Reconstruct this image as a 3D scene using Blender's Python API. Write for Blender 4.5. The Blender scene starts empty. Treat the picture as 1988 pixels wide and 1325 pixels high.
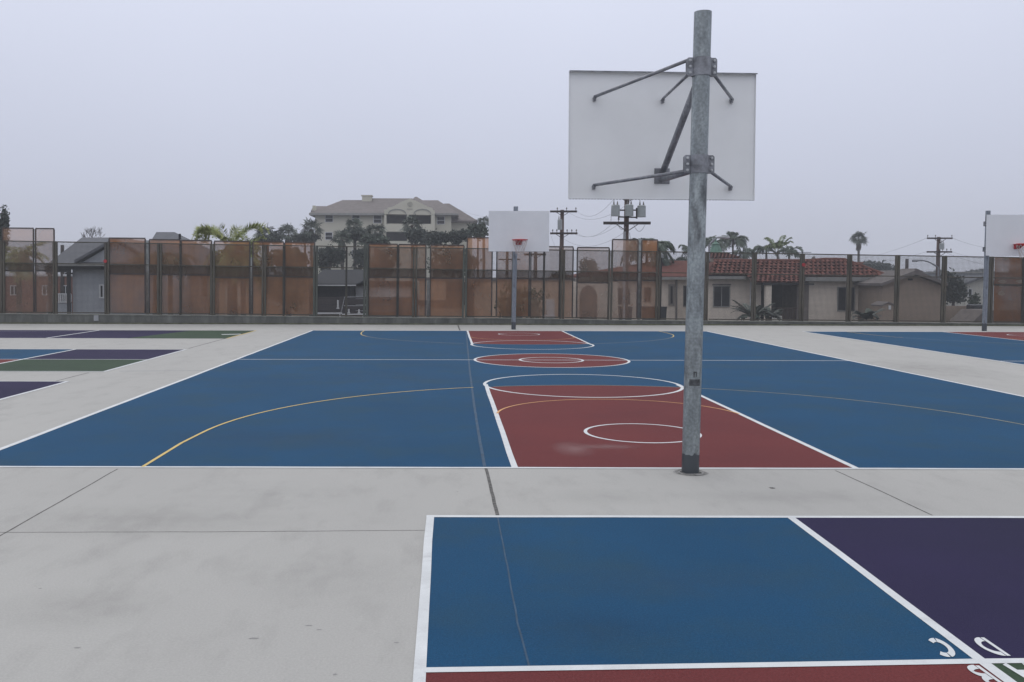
import bpy, bmesh, math, random
from mathutils import Vector, Matrix
random.seed(7)
rnd = random.random
def ru(a, b): return a + (b - a) * random.random()
scene = bpy.context.scene
col = scene.collection

# ------------------------------------------------------------------ camera
F_PX, PX0, PY0, PITCH, ROLL, CAM_H = 1763.34, 872.14, 600.0, .0335, .0023, 1.62
cam = bpy.data.cameras.new("camera"); cam_o = bpy.data.objects.new("camera", cam); col.objects.link(cam_o)
cam.sensor_width = 36; cam.sensor_fit = 'HORIZONTAL'
cam.lens = F_PX / 1988 * 36
cam.shift_x = (994 - PX0) / 1988
cam.shift_y = -(662.5 - PY0) / 1988
cam.clip_start = .1; cam.clip_end = 3000
R0 = Vector((1, 0, 0)); F0 = Vector((0, math.cos(PITCH), -math.sin(PITCH))); U0 = Vector((0, math.sin(PITCH), math.cos(PITCH)))
Rc = R0 * math.cos(ROLL) + U0 * math.sin(ROLL)
Uc = U0 * math.cos(ROLL) - R0 * math.sin(ROLL)
m = Matrix((Rc, Uc, -F0)).transposed().to_4x4(); m.translation = (0, 0, CAM_H)
cam_o.matrix_world = m
scene.camera = cam_o

# survey helpers: turn a measured bearing into a real position on the ground (G) or at a known distance (P)
def ray(x, y):
    a = (x - PX0) / F_PX; b = (y - PY0) / F_PX
    u = a * math.cos(ROLL) + b * math.sin(ROLL); v = -a * math.sin(ROLL) + b * math.cos(ROLL)
    return F0 + u * R0 - v * U0
def G(x, y, z=0.0):
    d = ray(x, y); t = (z - CAM_H) / d.z
    return Vector((d.x * t, d.y * t, z))
def P(x, y, Y):
    d = ray(x, y); t = Y / d.y
    return Vector((d.x * t, Y, CAM_H + d.z * t))

# ------------------------------------------------------------------ world, sun, exposure
SUN_EL, SUN_ROT = math.radians(50), math.radians(200)
w = bpy.data.worlds.new("World"); scene.world = w; w.use_nodes = True
nt = w.node_tree; nt.nodes.clear()
out = nt.nodes.new('ShaderNodeOutputWorld'); bg = nt.nodes.new('ShaderNodeBackground'); bg.inputs[1].default_value = 1.0
sky = nt.nodes.new('ShaderNodeTexSky'); sky.sky_type = 'NISHITA'; sky.sun_disc = False
sky.sun_elevation = SUN_EL; sky.sun_rotation = SUN_ROT; sky.air_density = 1; sky.dust_density = 4
skm = nt.nodes.new('ShaderNodeMixRGB'); skm.blend_type = 'MULTIPLY'; skm.inputs[0].default_value = 1; skm.inputs[2].default_value = (.09, .09, .09, 1)
tc = nt.nodes.new('ShaderNodeTexCoord'); sep = nt.nodes.new('ShaderNodeSeparateXYZ')
ramp = nt.nodes.new('ShaderNodeValToRGB')
r_ = ramp.color_ramp
r_.elements[0].position = 0.0; r_.elements[0].color = (.50, .525, .62, 1)
r_.elements[1].position = 1.0; r_.elements[1].color = (1.22, 1.24, 1.27, 1)
e = r_.elements.new(.10); e.color = (.60, .63, .76, 1)
e = r_.elements.new(.32); e.color = (.80, .84, .99, 1)
nz = nt.nodes.new('ShaderNodeTexNoise'); nz.inputs['Scale'].default_value = 1.6; nz.inputs['Detail'].default_value = 3
nzr = nt.nodes.new('ShaderNodeMapRange'); nzr.inputs[1].default_value = .3; nzr.inputs[2].default_value = .7; nzr.inputs[3].default_value = .965; nzr.inputs[4].default_value = 1.035
nmul = nt.nodes.new('ShaderNodeMixRGB'); nmul.blend_type = 'MULTIPLY'; nmul.inputs[0].default_value = 1
mx = nt.nodes.new('ShaderNodeMixRGB'); mx.inputs[0].default_value = .9
nt.links.new(tc.outputs['Generated'], sep.inputs[0]); nt.links.new(sep.outputs['Z'], ramp.inputs[0])
nt.links.new(tc.outputs['Generated'], nz.inputs['Vector']); nt.links.new(nz.outputs['Fac'], nzr.inputs[0])
nt.links.new(ramp.outputs[0], nmul.inputs[1]); nt.links.new(nzr.outputs[0], nmul.inputs[2])
nt.links.new(sky.outputs[0], skm.inputs[1]); nt.links.new(skm.outputs[0], mx.inputs[1]); nt.links.new(nmul.outputs[0], mx.inputs[2])
nt.links.new(mx.outputs[0], bg.inputs[0]); nt.links.new(bg.outputs[0], out.inputs[0])
sl = bpy.data.lights.new("sun", 'SUN'); sl.energy = .5; sl.angle = math.radians(40); sl.color = (1, .96, .9)
so = bpy.data.objects.new("sun", sl); col.objects.link(so)
so.rotation_euler = (math.radians(40), 0, math.radians(200)); so.location = (0, -5, 30)
scene.view_settings.view_transform = 'Standard'; scene.view_settings.look = 'None'
scene.view_settings.exposure = 0; scene.view_settings.gamma = 1
scene.cycles.max_bounces = 8; scene.cycles.transparent_max_bounces = 24; scene.cycles.volume_bounces = 1

# ------------------------------------------------------------------ materials
MATS = {}
def mat(name, c, rough=.8, var=.12, scale=3.0, bump=0.0, bscale=60, metal=0.0, spec=.5, c2=None, stretch=(1, 1, 1), fine=0.0, fscale=200, c3=None, t3=.68, s3=.5):
    if name in MATS: return MATS[name]
    M = bpy.data.materials.new(name); M.use_nodes = True; n = M.node_tree.nodes; L = M.node_tree.links
    b = n['Principled BSDF']; b.inputs['Roughness'].default_value = rough; b.inputs['Metallic'].default_value = metal
    b.inputs['Specular IOR Level'].default_value = spec
    t = n.new('ShaderNodeTexCoord'); mp = n.new('ShaderNodeMapping'); mp.inputs['Scale'].default_value = stretch
    L.new(t.outputs['Object'], mp.inputs[0])
    no = n.new('ShaderNodeTexNoise'); no.inputs['Scale'].default_value = scale; no.inputs['Detail'].default_value = 6; no.inputs['Roughness'].default_value = .6
    L.new(mp.outputs[0], no.inputs['Vector'])
    mr = n.new('ShaderNodeMapRange'); mr.inputs[1].default_value = .3; mr.inputs[2].default_value = .7
    L.new(no.outputs['Fac'], mr.inputs[0])
    mix = n.new('ShaderNodeMixRGB')
    a = c; d = c2 if c2 else tuple(x * (1 - 2 * var) for x in c)
    if not c2: a = tuple(x * (1 + var) for x in c)
    mix.inputs[1].default_value = (*d, 1); mix.inputs[2].default_value = (*a, 1)
    L.new(mr.outputs[0], mix.inputs[0]); src = mix.outputs[0]
    if c3:
        n3 = n.new('ShaderNodeTexNoise'); n3.inputs['Scale'].default_value = s3; n3.inputs['Detail'].default_value = 5; n3.inputs['Roughness'].default_value = .65
        L.new(mp.outputs[0], n3.inputs['Vector'])
        m3 = n.new('ShaderNodeMapRange'); m3.inputs[1].default_value = t3 - .12; m3.inputs[2].default_value = t3 + .08
        L.new(n3.outputs['Fac'], m3.inputs[0])
        x3 = n.new('ShaderNodeMixRGB'); x3.inputs[2].default_value = (*c3, 1)
        L.new(m3.outputs[0], x3.inputs[0]); L.new(src, x3.inputs[1]); src = x3.outputs[0]
    if fine:
        nf = n.new('ShaderNodeTexNoise'); nf.inputs['Scale'].default_value = fscale; nf.inputs['Detail'].default_value = 2
        L.new(t.outputs['Object'], nf.inputs['Vector'])
        mf = n.new('ShaderNodeMapRange'); mf.inputs[1].default_value = .3; mf.inputs[2].default_value = .7; mf.inputs[3].default_value = 1 - fine; mf.inputs[4].default_value = 1 + fine
        L.new(nf.outputs['Fac'], mf.inputs[0])
        xf = n.new('ShaderNodeMixRGB'); xf.blend_type = 'MULTIPLY'; xf.inputs[0].default_value = 1
        L.new(src, xf.inputs[1]); L.new(mf.outputs[0], xf.inputs[2]); src = xf.outputs[0]
    L.new(src, b.inputs['Base Color'])
    if bump:
        nb = n.new('ShaderNodeTexNoise'); nb.inputs['Scale'].default_value = bscale; nb.inputs['Detail'].default_value = 3
        L.new(t.outputs['Object'], nb.inputs['Vector'])
        bn = n.new('ShaderNodeBump'); bn.inputs['Strength'].default_value = bump; bn.inputs['Distance'].default_value = .01
        L.new(nb.outputs['Fac'], bn.inputs['Height']); L.new(bn.outputs[0], b.inputs['Normal'])
    MATS[name] = M
    return M

m_conc = mat('concrete', (.415, .409, .390), .9, scale=.45, c2=(.375, .368, .352), spec=.2, fine=.06, fscale=90, bump=.15, c3=(.350, .343, .328), t3=.62, s3=3.2, stretch=(1, .4, 1))
m_blue = mat('court_blue', (.0105, .068, .150), .8, scale=.5, c2=(.009, .056, .124), fine=.16, fscale=90, bump=.3, bscale=150, spec=.12, c3=(.016, .062, .116), t3=.58, s3=1.1)
m_red = mat('court_red', (.150, .034, .034), .8, scale=.6, c2=(.120, .029, .031), fine=.16, fscale=90, bump=.3, bscale=150, spec=.12)
m_purple = mat('court_purple', (.025, .0195, .062), .8, scale=.6, c2=(.019, .017, .048), fine=.12, fscale=120, bump=.3, bscale=150, spec=.12)
m_green = mat('court_green', (.045, .075, .045), .8, scale=.6, c2=(.038, .060, .041), fine=.16, fscale=90, bump=.3, bscale=150, spec=.12)
m_white = mat('line_white', (.62, .64, .65), .7, scale=4, var=.05, fine=.05, c3=(.50, .51, .52), t3=.66, s3=6)
m_yellow = mat('line_yellow', (.60, .44, .14), .7, scale=4, var=.08)
m_yelloworn = mat('line_yellow_worn', (.36, .34, .22), .7, scale=4, var=.12)
m_yellowred = mat('line_yellow_on_red', (.62, .32, .12), .7, scale=4, var=.08)
m_joint = mat('joint_filler', (.13, .125, .118), .9, scale=30, var=.4)
m_jointp = mat('joint_under_paint', (.026, .070, .130), .8, scale=6, var=.2)
m_stain = mat('wet_scuff', (.22, .105, .11), .5, scale=6, var=.15)
m_wall = mat('stained_kerb_concrete', (.135, .138, .128), .9, scale=1.6, c2=(.075, .080, .075), stretch=(1.6, 1, .35), fine=.1, fscale=40, c3=(.175, .18, .17), t3=.6, s3=1.2)
m_wallcap = mat('kerb_cap', (.20, .205, .185), .9, scale=3, var=.2)
m_moss = mat('kerb_footing_olive', (.115, .12, .078), .9, scale=3, var=.25)
m_fence = mat('weathered_fence_steel', (.078, .070, .054), .6, scale=4, var=.25, stretch=(1, 1, .3), c3=(.060, .060, .052), t3=.6, s3=3)
m_fence_g = mat('fence_green_patina', (.085, .100, .085), .6, scale=2, c2=(.050, .052, .044), stretch=(1, 1, .6))
m_wire = mat('mesh_wire', (.070, .072, .072), .6, var=.1)
m_bframe = mat('screen_frame_brown', (.082, .062, .055), .6, scale=3, var=.2)
m_steel = mat('dull_steel', (.235, .245, .27), .5, metal=.2, scale=12, var=.25, fine=.1)
m_board = mat('painted_board', (.74, .755, .77), .55, scale=1.5, var=.03, fine=.015)
m_rim = mat('rim_red', (.50, .020, .028), .5, scale=8, var=.15)
m_net = mat('net_cord', (.5, .45, .42), .8)
m_black = mat('black_rubber', (.02, .02, .022), .7)
m_darkglass = mat('dark_window', (.010, .012, .018), .35, spec=.25, var=.1)
m_brick_l = mat('cream_block_wall', (.70, .62, .53), .9, scale=2.0, c2=(.60, .53, .455), fine=.1, fscale=25)
m_stucco_t = mat('tan_stucco', (.30, .235, .185), .9, scale=.8, c2=(.26, .205, .16), fine=.06, fscale=20)
m_orangewall = mat('peach_stucco', (.56, .40, .29), .9, scale=.8, c2=(.46, .33, .24), fine=.05)
m_apt = mat('apartment_stucco', (.52, .50, .42), .9, scale=.2, c2=(.46, .445, .37))
m_aptroof = mat('brown_shingle', (.165, .145, .14), .9, scale=1.2, c2=(.12, .105, .10), fine=.1, fscale=6)
m_greyroof = mat('grey_shingle', (.125, .13, .145), .9, scale=2, c2=(.10, .104, .118), fine=.12, fscale=12)
m_siding = mat('pale_siding', (.36, .38, .41), .8, scale=1.2, var=.06)
m_siding_w = mat('pink_siding', (.46, .40, .38), .8, scale=1.2, var=.06)
m_darkwood = mat('dark_brown_boards', (.060, .050, .052), .85, scale=1.5, c2=(.042, .036, .040), stretch=(1, 1, 4))
m_darkroof = mat('charcoal_roofing', (.022, .024, .030), .9, scale=2, var=.12)
m_trim = mat('white_trim', (.60, .61, .62), .7, var=.05)
m_fascia = mat('grey_fascia', (.16, .15, .145), .8, var=.12)
m_fascia_l = mat('light_fascia', (.26, .26, .25), .8, var=.12)
m_dark = mat('deep_brown', (.018, .018, .022), .8, var=.2)
m_pole = mat('utility_wood', (.090, .060, .052), .9, scale=4, var=.25, stretch=(1, 1, .2))
m_arm = mat('crossarm_wood', (.060, .050, .050), .9, var=.2)
m_zinc = mat('bright_zinc', (.5, .52, .54), .5)
m_can = mat('transformer_grey', (.30, .325, .33), .5, var=.06)
m_cable = mat('cable_black', (.22, .23, .26), .7)
m_lampgrey = mat('lamp_grey', (.30, .31, .33), .5)
m_leafd = mat('leaf_dark', (.050, .066, .052), .7, scale=1.5, c2=(.026, .036, .031))
m_leafm = mat('leaf_mid', (.062, .085, .058), .7, scale=1.5, c2=(.035, .050, .038))
m_leaff = mat('leaf_fan', (.085, .108, .080), .7, scale=1.0, c2=(.046, .062, .050))
m_leafy = mat('leaf_yellow_green', (.34, .36, .12), .6, scale=2.5, c2=(.16, .20, .07))
m_leafq = mat('leaf_queen', (.105, .135, .100), .7, scale=1.2, c2=(.060, .082, .066))
m_leafs = mat('leaf_sago', (.038, .060, .036), .5, scale=4, c2=(.020, .032, .024))
m_leafb = mat('leaf_bush', (.10, .115, .055), .7, scale=2, c2=(.05, .065, .035))
m_skirt = mat('dead_frond', (.085, .070, .055), .9, scale=3, var=.3)
m_trunk = mat('palm_trunk', (.105, .092, .080), .95, scale=6, var=.25)
m_bark = mat('bark', (.075, .066, .062), .95, scale=6, var=.25)
m_green_cop = mat('copper_green', (.10, .19, .15), .7, scale=3, var=.2)
m_cream = mat('cream_plaster', (.50, .49, .44), .8, var=.05)
m_street = mat('street_asphalt', (.10, .10, .10), .95, scale=.1, var=.15)
m_brownwood = mat('brown_wood', (.085, .058, .045), .85, scale=3, var=.2, stretch=(4, 1, 1))
m_redsign = mat('red_reflector', (.36, .03, .035), .4)
m_brick = mat('red_brick', (.25, .12, .09), .9, scale=6, var=.25)
m_car = mat('car_paint_dark', (.02, .02, .025), .25, var=.05)

# galvanised pole: spangle, dark scuffs, darker paint band at the foot
def galv(name, band, tint=(.36, .40, .41), dark=(.17, .19, .20)):
    M = mat(name, tint, .42, scale=5, c2=dark, stretch=(2.2, 2.2, .55), metal=.45, fine=.2, fscale=45, c3=(.075, .078, .084), t3=.64, s3=4.5)
    n = M.node_tree.nodes; L = M.node_tree.links; b = n['Principled BSDF']
    src = b.inputs['Base Color'].links[0].from_socket
    t = n.new('ShaderNodeTexCoord'); s = n.new('ShaderNodeSeparateXYZ'); L.new(t.outputs['Object'], s.inputs[0])
    no = n.new('ShaderNodeTexNoise'); no.inputs['Scale'].default_value = 14; L.new(t.outputs['Object'], no.inputs['Vector'])
    ad = n.new('ShaderNodeMath'); ad.operation = 'MULTIPLY_ADD'; ad.inputs[1].default_value = .09; L.new(no.outputs['Fac'], ad.inputs[0]); L.new(s.outputs['Z'], ad.inputs[2])
    lt = n.new('ShaderNodeMath'); lt.operation = 'LESS_THAN'; lt.inputs[1].default_value = band; L.new(ad.outputs[0], lt.inputs[0])
    x = n.new('ShaderNodeMixRGB'); x.inputs[2].default_value = (.075, .084, .095, 1)
    L.new(lt.outputs[0], x.inputs[0]); L.new(src, x.inputs[1]); L.new(x.outputs[0], b.inputs['Base Color'])
    return M
m_galv = galv('galvanised_near', .205)
m_galv2 = galv('galvanised_far', .29, (.27, .30, .34), (.20, .225, .26))

def screen_mat(name, c, tr, var=.15):
    M = bpy.data.materials.new(name); M.use_nodes = True; n = M.node_tree.nodes; L = M.node_tree.links
    b = n['Principled BSDF']; b.inputs['Roughness'].default_value = .8; b.inputs['Specular IOR Level'].default_value = .1
    t = n.new('ShaderNodeTexCoord'); mp = n.new('ShaderNodeMapping'); mp.inputs['Scale'].default_value = (1, 1, .6); L.new(t.outputs['Object'], mp.inputs[0])
    no = n.new('ShaderNodeTexNoise'); no.inputs['Scale'].default_value = 1.1; no.inputs['Detail'].default_value = 5; L.new(mp.outputs[0], no.inputs['Vector'])
    mr = n.new('ShaderNodeMapRange'); mr.inputs[1].default_value = .3; mr.inputs[2].default_value = .7; mr.inputs[3].default_value = 1 - var; mr.inputs[4].default_value = 1 + var; L.new(no.outputs['Fac'], mr.inputs[0])
    x = n.new('ShaderNodeMixRGB'); x.blend_type = 'MULTIPLY'; x.inputs[0].default_value = 1; x.inputs[1].default_value = (*c, 1); L.new(mr.outputs[0], x.inputs[2]); L.new(x.outputs[0], b.inputs['Base Color'])
    tb = n.new('ShaderNodeBsdfTransparent'); ms = n.new('ShaderNodeMixShader')
    ml = n.new('ShaderNodeMath'); ml.operation = 'MULTIPLY'; ml.inputs[1].default_value = 1 - tr; L.new(mr.outputs[0], ml.inputs[0])
    L.new(ml.outputs[0], ms.inputs[0]); L.new(tb.outputs[0], ms.inputs[1]); L.new(b.outputs[0], ms.inputs[2])
    L.new(ms.outputs[0], n['Material Output'].inputs[0]); MATS[name] = M
    return M
m_scr = screen_mat('orange_screen', (.46, .225, .115), .36, .18)
m_scr_pale = screen_mat('faded_orange_screen', (.42, .26, .18), .46)
m_scr_band = screen_mat('dark_double_screen', (.15, .105, .072), .30)  # darker brown where two layers of screen overlap
m_scr_dense = screen_mat('dense_orange_screen', (.30, .135, .060), .10, .25)

# barrel tiles: per-tile clay colour; the tint also paints shade in tile ends and gaps
m_tile = mat('clay_tile', (.25, .098, .075), .9, spec=.15, scale=7, c2=(.14, .062, .054), fine=.15, fscale=30)
_n = m_tile.node_tree.nodes; _L = m_tile.node_tree.links; _b = _n['Principled BSDF']; _src = _b.inputs['Base Color'].links[0].from_socket
_a = _n.new('ShaderNodeAttribute'); _a.attribute_name = 'tint'
_x = _n.new('ShaderNodeMixRGB'); _x.blend_type = 'MULTIPLY'; _x.inputs[0].default_value = 1
_L.new(_src, _x.inputs[1]); _L.new(_a.outputs['Color'], _x.inputs[2]); _L.new(_x.outputs[0], _b.inputs['Base Color'])

# ------------------------------------------------------------------ mesh builder and tagging
class MB:
    def __init__(s): s.v = []; s.f = []; s.t = []
    def face(s, pts, tint=1.0):
        i = len(s.v); s.v += [tuple(p) for p in pts]; s.f.append(tuple(range(i, i + len(pts)))); s.t.append(tint)
    def box(s, x0, x1, y0, y1, z0, z1):
        i = len(s.v)
        s.v += [(x0, y0, z0), (x1, y0, z0), (x1, y1, z0), (x0, y1, z0), (x0, y0, z1), (x1, y0, z1), (x1, y1, z1), (x0, y1, z1)]
        for q in ((0, 3, 2, 1), (4, 5, 6, 7), (0, 1, 5, 4), (1, 2, 6, 5), (2, 3, 7, 6), (3, 0, 4, 7)):
            s.f.append(tuple(i + k for k in q)); s.t.append(1.0)
        return s
    def tube(s, pts, r, n=8, r1=None, cap=True):
        pts = [Vector(p) for p in pts]; k = len(pts); rings = []
        up = Vector((0, 0, 1))
        for j, p in enumerate(pts):
            d = (pts[min(j + 1, k - 1)] - pts[max(j - 1, 0)]).normalized()
            a = d.cross(up)
            if a.length < .05: a = d.cross(Vector((0, 1, 0)))
            a.normalize(); b = d.cross(a)
            rr = r if r1 is None else r + (r1 - r) * j / (k - 1)
            i = len(s.v)
            for q in range(n):
                an = 2 * math.pi * q / n
                s.v.append(tuple(p + a * (rr * math.cos(an)) + b * (rr * math.sin(an))))
            rings.append(i)
        for j in range(k - 1):
            for q in range(n):
                s.f.append((rings[j] + q, rings[j + 1] + q, rings[j + 1] + (q + 1) % n, rings[j] + (q + 1) % n)); s.t.append(1.0)
        if cap:
            s.f.append(tuple(rings[0] + q for q in range(n))); s.t.append(1.0)
            s.f.append(tuple(rings[-1] + q for q in reversed(range(n)))); s.t.append(1.0)
        return s
    def beam(s, p0, p1, w, h, up=(0, 0, 1)):
        p0 = Vector(p0); p1 = Vector(p1); d = (p1 - p0).normalized(); a = d.cross(Vector(up))
        if a.length < .01: a = d.cross(Vector((0, 1, 0)))
        a.normalize(); b = a.cross(d)
        i = len(s.v)
        for p in (p0, p1):
            for sa, sb in ((-1, -1), (1, -1), (1, 1), (-1, 1)): s.v.append(tuple(p + a * (sa * w / 2) + b * (sb * h / 2)))
        for q in ((0, 1, 2, 3), (7, 6, 5, 4), (0, 4, 5, 1), (1, 5, 6, 2), (2, 6, 7, 3), (3, 7, 4, 0)):
            s.f.append(tuple(i + k for k in q)); s.t.append(1.0)
        return s
    def prism(s, poly, thick):  # poly: 3-D loop, thick: vector
        t = Vector(thick); poly = [Vector(p) for p in poly]; n = len(poly)
        s.face(poly); s.face([p + t for p in reversed(poly)])
        for i in range(n): s.face([poly[i], poly[i] + t, poly[(i + 1) % n] + t, poly[(i + 1) % n]])
        return s
    def strip(s, pts, w, z):
        """flat painted stripe of width w along pts on the ground"""
        pts = [Vector((p[0], p[1], 0)) for p in pts]
        if len(pts) <= 3 and w < .1:
            q = []
            for a, b in zip(pts, pts[1:]):
                k = max(1, int((b - a).length / .6)); q += [a.lerp(b, i / k) + (Vector((ru(-.005, .005), ru(-.004, .004), 0)) if i else Vector((0, 0, 0))) for i in range(k)]
            pts = q + [pts[-1]]
        n = len(pts); closed = (pts[0] - pts[-1]).length < 1e-4
        prev = None; first = None
        for i, p in enumerate(pts):
            if closed: a = pts[(i - 1) % (n - 1)] if i else pts[n - 2]; b = pts[(i + 1) % (n - 1)] if i < n - 1 else pts[1]
            else: a = pts[max(i - 1, 0)]; b = pts[min(i + 1, n - 1)]
            d = (b - a).normalized(); q = Vector((-d.y, d.x, 0)) * (w / 2)
            cur = (p + q + Vector((0, 0, z)), p - q + Vector((0, 0, z)))
            if prev: s.face([prev[1], cur[1], cur[0], prev[0]])
            prev = cur
        return s
    def build(s, name, m, parent=None, smooth=False, bevel=0):
        me = bpy.data.meshes.new(name)
        off = Vector((0, 0, 0))
        if parent is not None:
            p = parent
            while p is not None: off += p.location; p = p.parent
        me.from_pydata([tuple(Vector(v) - off) for v in s.v], [], s.f)
        me.materials.append(m)
        if any(t != 1.0 for t in s.t):
            ca = me.color_attributes.new('tint', 'BYTE_COLOR', 'CORNER')
            for pl, t in zip(me.polygons, s.t):
                for li in pl.loop_indices: ca.data[li].color = (t, t, t, 1)
        elif m is m_tile:
            ca = me.color_attributes.new('tint', 'BYTE_COLOR', 'CORNER')
            for c in ca.data: c.color = (.8, .8, .8, 1)
        if smooth:
            for pl in me.polygons: pl.use_smooth = True
        me.update()
        o = bpy.data.objects.new(name, me); col.objects.link(o)
        if parent is not None: o.parent = parent
        if bevel:
            md = o.modifiers.new('bevel', 'BEVEL'); md.width = bevel; md.segments = 2; md.limit_method = 'ANGLE'
        return o
def tag(o, label=None, cat=None, group=None, kind=None):
    if label: o['label'] = label
    if cat: o['category'] = cat
    if group: o['group'] = group
    if kind: o['kind'] = kind
    return o
def empty(name, loc, label, cat, group=None):
    o = bpy.data.objects.new(name, None); o.location = loc; o.empty_display_size = .2; col.objects.link(o)
    return tag(o, label, cat, group)
def struct(name, mb, m, label, cat='ground', smooth=False):
    return tag(mb.build(name, m, smooth=smooth), label, cat, kind='structure')
def copy_tree(o, loc, label, parent=None):
    c = o.copy(); col.objects.link(c); c.parent = parent
    if parent is None: c.location = loc; c['label'] = label
    for ch in [k for k in bpy.data.objects if k.parent is o]: copy_tree(ch, None, None, c)
    return c

# ------------------------------------------------------------------ setting: ground, painted courts
FY = 31.75            # front face of the kerb wall
g = MB(); g.face([(-480, -60, -1.02), (480, -60, -1.02), (480, 700, -1.02), (-480, 700, -1.02)])
struct('ground', g, m_street, 'dark street level ground beyond the yard')
g = MB(); g.box(-55, 62, -25, FY + .15, -1.0, 0)
struct('playground_slab', g, m_conc, 'pale grey concrete yard with faint stains', 'pavement')

def rect(x0, x1, y0, y1, z): return [(x0, y0, z), (x1, y0, z), (x1, y1, z), (x0, y1, z)]
def circ(cx, cy, r, n=72, a0=0, a1=360): return [(cx + r * math.cos(math.radians(a0 + (a1 - a0) * i / n)), cy + r * math.sin(math.radians(a0 + (a1 - a0) * i / n))) for i in range(n + 1)]
Z1, Z2, Z3, Z4 = .0012, .0021, .0030, .0042
Y0, Y1, YM, XL, XR, xl, xr = 7.72, 28.05, 18.01, -4.227, 7.969, .565, 3.49
def full_court(dx, xl_, xr_, nm, far_only=False, XLx=None):
    XLq = XL + dx if XLx is None else XLx; XRq = XR + dx; c = 2.03 + dx; a = xl_; b = xr_
    s = MB(); s.face(rect(XLq, XRq, Y0, Y1, Z1)); struct('court_surface', s, m_blue, 'blue painted basketball court, ' + nm, 'court')
    s = MB()
    for sg, yb, ya in ((1, Y0, 9.15), (-1, Y1, 26.85)):
        R = 4.58
        top = []
        for i in range(13):
            x = a + (b - a) * i / 12; top.append((x, ya + sg * math.sqrt(R * R - (x - c) ** 2), Z2))
        poly = [(a, yb, Z2), (b, yb, Z2)] + top[::-1]
        if sg < 0: poly.reverse()
        s.face(poly)
    s.face([(x, y, Z2) for x, y in circ(c, YM, 1.52, 64)[:-1]])
    struct('red_keys', s, m_red, 'red painted keys and centre circle, ' + nm, 'court marking')
    s = MB(); W = .05
    s.strip([(XLq, Y0 - .025), (XLq, Y1 + .025)], W + .01, Z3); s.strip([(XRq, Y0 - .025), (XRq, Y1 + .025)], W + .01, Z3)
    s.strip([(XLq, Y0), (XRq, Y0)], W, Z3 + .0002); s.strip([(XLq, Y1), (XRq, Y1)], W + .02, Z3 + .0002)
    s.strip([(XLq, YM), (XRq, YM)], W, Z3 + .0004)
    for x in (a, b):
        s.strip([(x, Y0), (x, 13.85)], .055, Z3 + .0006); s.strip([(x, Y1), (x, 22.15)], .055, Z3 + .0006)
    for y, r in ((13.82, 1.486), (22.2, 1.486), (YM, 1.52), (YM, .622)): s.strip(circ(c, y, r), W, Z3 + .0008)
    for y in (9.5, 26.39): s.strip(circ(c, y, .59, 48), .036, Z3 + .0008)
    struct('court_lines', s, m_white, 'white court lines, ' + nm, 'court marking')
    s = MB(); t = MB(); u = MB()
    R = 4.60; cx = c - .02; xs0 = c - 4.65; xs1 = c + 4.45
    for sg, yb, ya in ((1, Y0, 9.15), (-1, Y1, 26.85)):
        L_ = [(xs0, yb), (xs0, ya - sg * .3)] + [(cx + R * math.cos(math.radians(q)), ya + sg * R * math.sin(math.radians(q))) for q in range(177, 108, -3)]
        Rr = [(xs1, yb), (xs1 + .04, ya - sg * .3)] + [(cx - .1 + R * math.cos(math.radians(q)), ya + sg * R * math.sin(math.radians(q))) for q in range(4, 72, 3)]
        mid = [(cx + R * math.cos(math.radians(q)), ya + sg * R * math.sin(math.radians(q))) for q in range(71, 110, 3)]
        if sg > 0: s.strip(L_, .032, Z4); u.strip(Rr, .024, Z4)
        else:
            s.strip(L_[:9], .03, Z4); s.strip(Rr[:9], .03, Z4); u.strip(L_[8:], .022, Z4); u.strip(Rr[8:], .022, Z4)
        u.strip(mid, .02, Z4)
        t.strip([(c + 1.46 * math.cos(math.radians(q)), (10.69 if sg > 0 else 25.3) + sg * 1.46 * math.sin(math.radians(q))) for q in range(6, 175, 6)], .028, Z4)
    struct('yellow_arc_lines', s, m_yellow, 'yellow three point arc lines, ' + nm, 'court marking')
    struct('faded_arc_lines', u, m_yelloworn, 'faded part of the three point arcs, ' + nm, 'court marking')
    struct('orange_key_arcs', t, m_yellowred, 'thin orange arcs inside the red keys, ' + nm, 'court marking')
full_court(0, xl, xr, 'middle court')
full_court(14.9, 15.25, 18.35, 'right hand court', XLx=10.93)

# near four-square court
A = dict(x0=-.125, x1=2.29, y1=6.13, y0=3.745, x2=4.8, ym=1.3)
s = MB(); s.face([(-.125, 3.70, Z1), (2.27, 3.80, Z1), (2.32, 6.13, Z1), (-.125, 6.13, Z1)]); struct('four_square_blue', s, m_blue, 'blue square of the near four square court', 'court')
s = MB(); s.face([(2.27, 3.80, Z1), (4.8, 3.87, Z1), (4.8, 6.13, Z1), (2.32, 6.13, Z1)]); struct('four_square_purple', s, m_purple, 'dark purple square of the near four square court', 'court')
s = MB(); s.face([(-.125, 1.3, Z1), (2.23, 1.3, Z1), (2.27, 3.80, Z1), (-.125, 3.70, Z1)]); struct('four_square_red', s, m_red, 'dark red square at the bottom edge of the near four square court', 'court')
s = MB(); s.face([(2.23, 1.3, Z1), (4.8, 1.3, Z1), (4.8, 3.87, Z1), (2.27, 3.80, Z1)]); struct('four_square_green', s, m_green, 'green square of the near four square court in the lower right corner', 'court')
s = MB()
s.strip([(-.11, 1.3), (-.118, 3.7), (-.125, 6.155)], .052, Z3); s.strip([(-.152, 6.13), (4.83, 6.145)], .05, Z3 + .0002)
s.strip([(2.235, 1.3), (2.262, 3.75), (2.325, 6.13)], .052, Z3 + .0004); s.strip([(-.1, 3.70), (2.26, 3.80), (4.83, 3.87)], .048, Z3 + .0006)
struct('four_square_lines', s, m_white, 'white lines of the near four square court', 'court marking')

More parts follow.
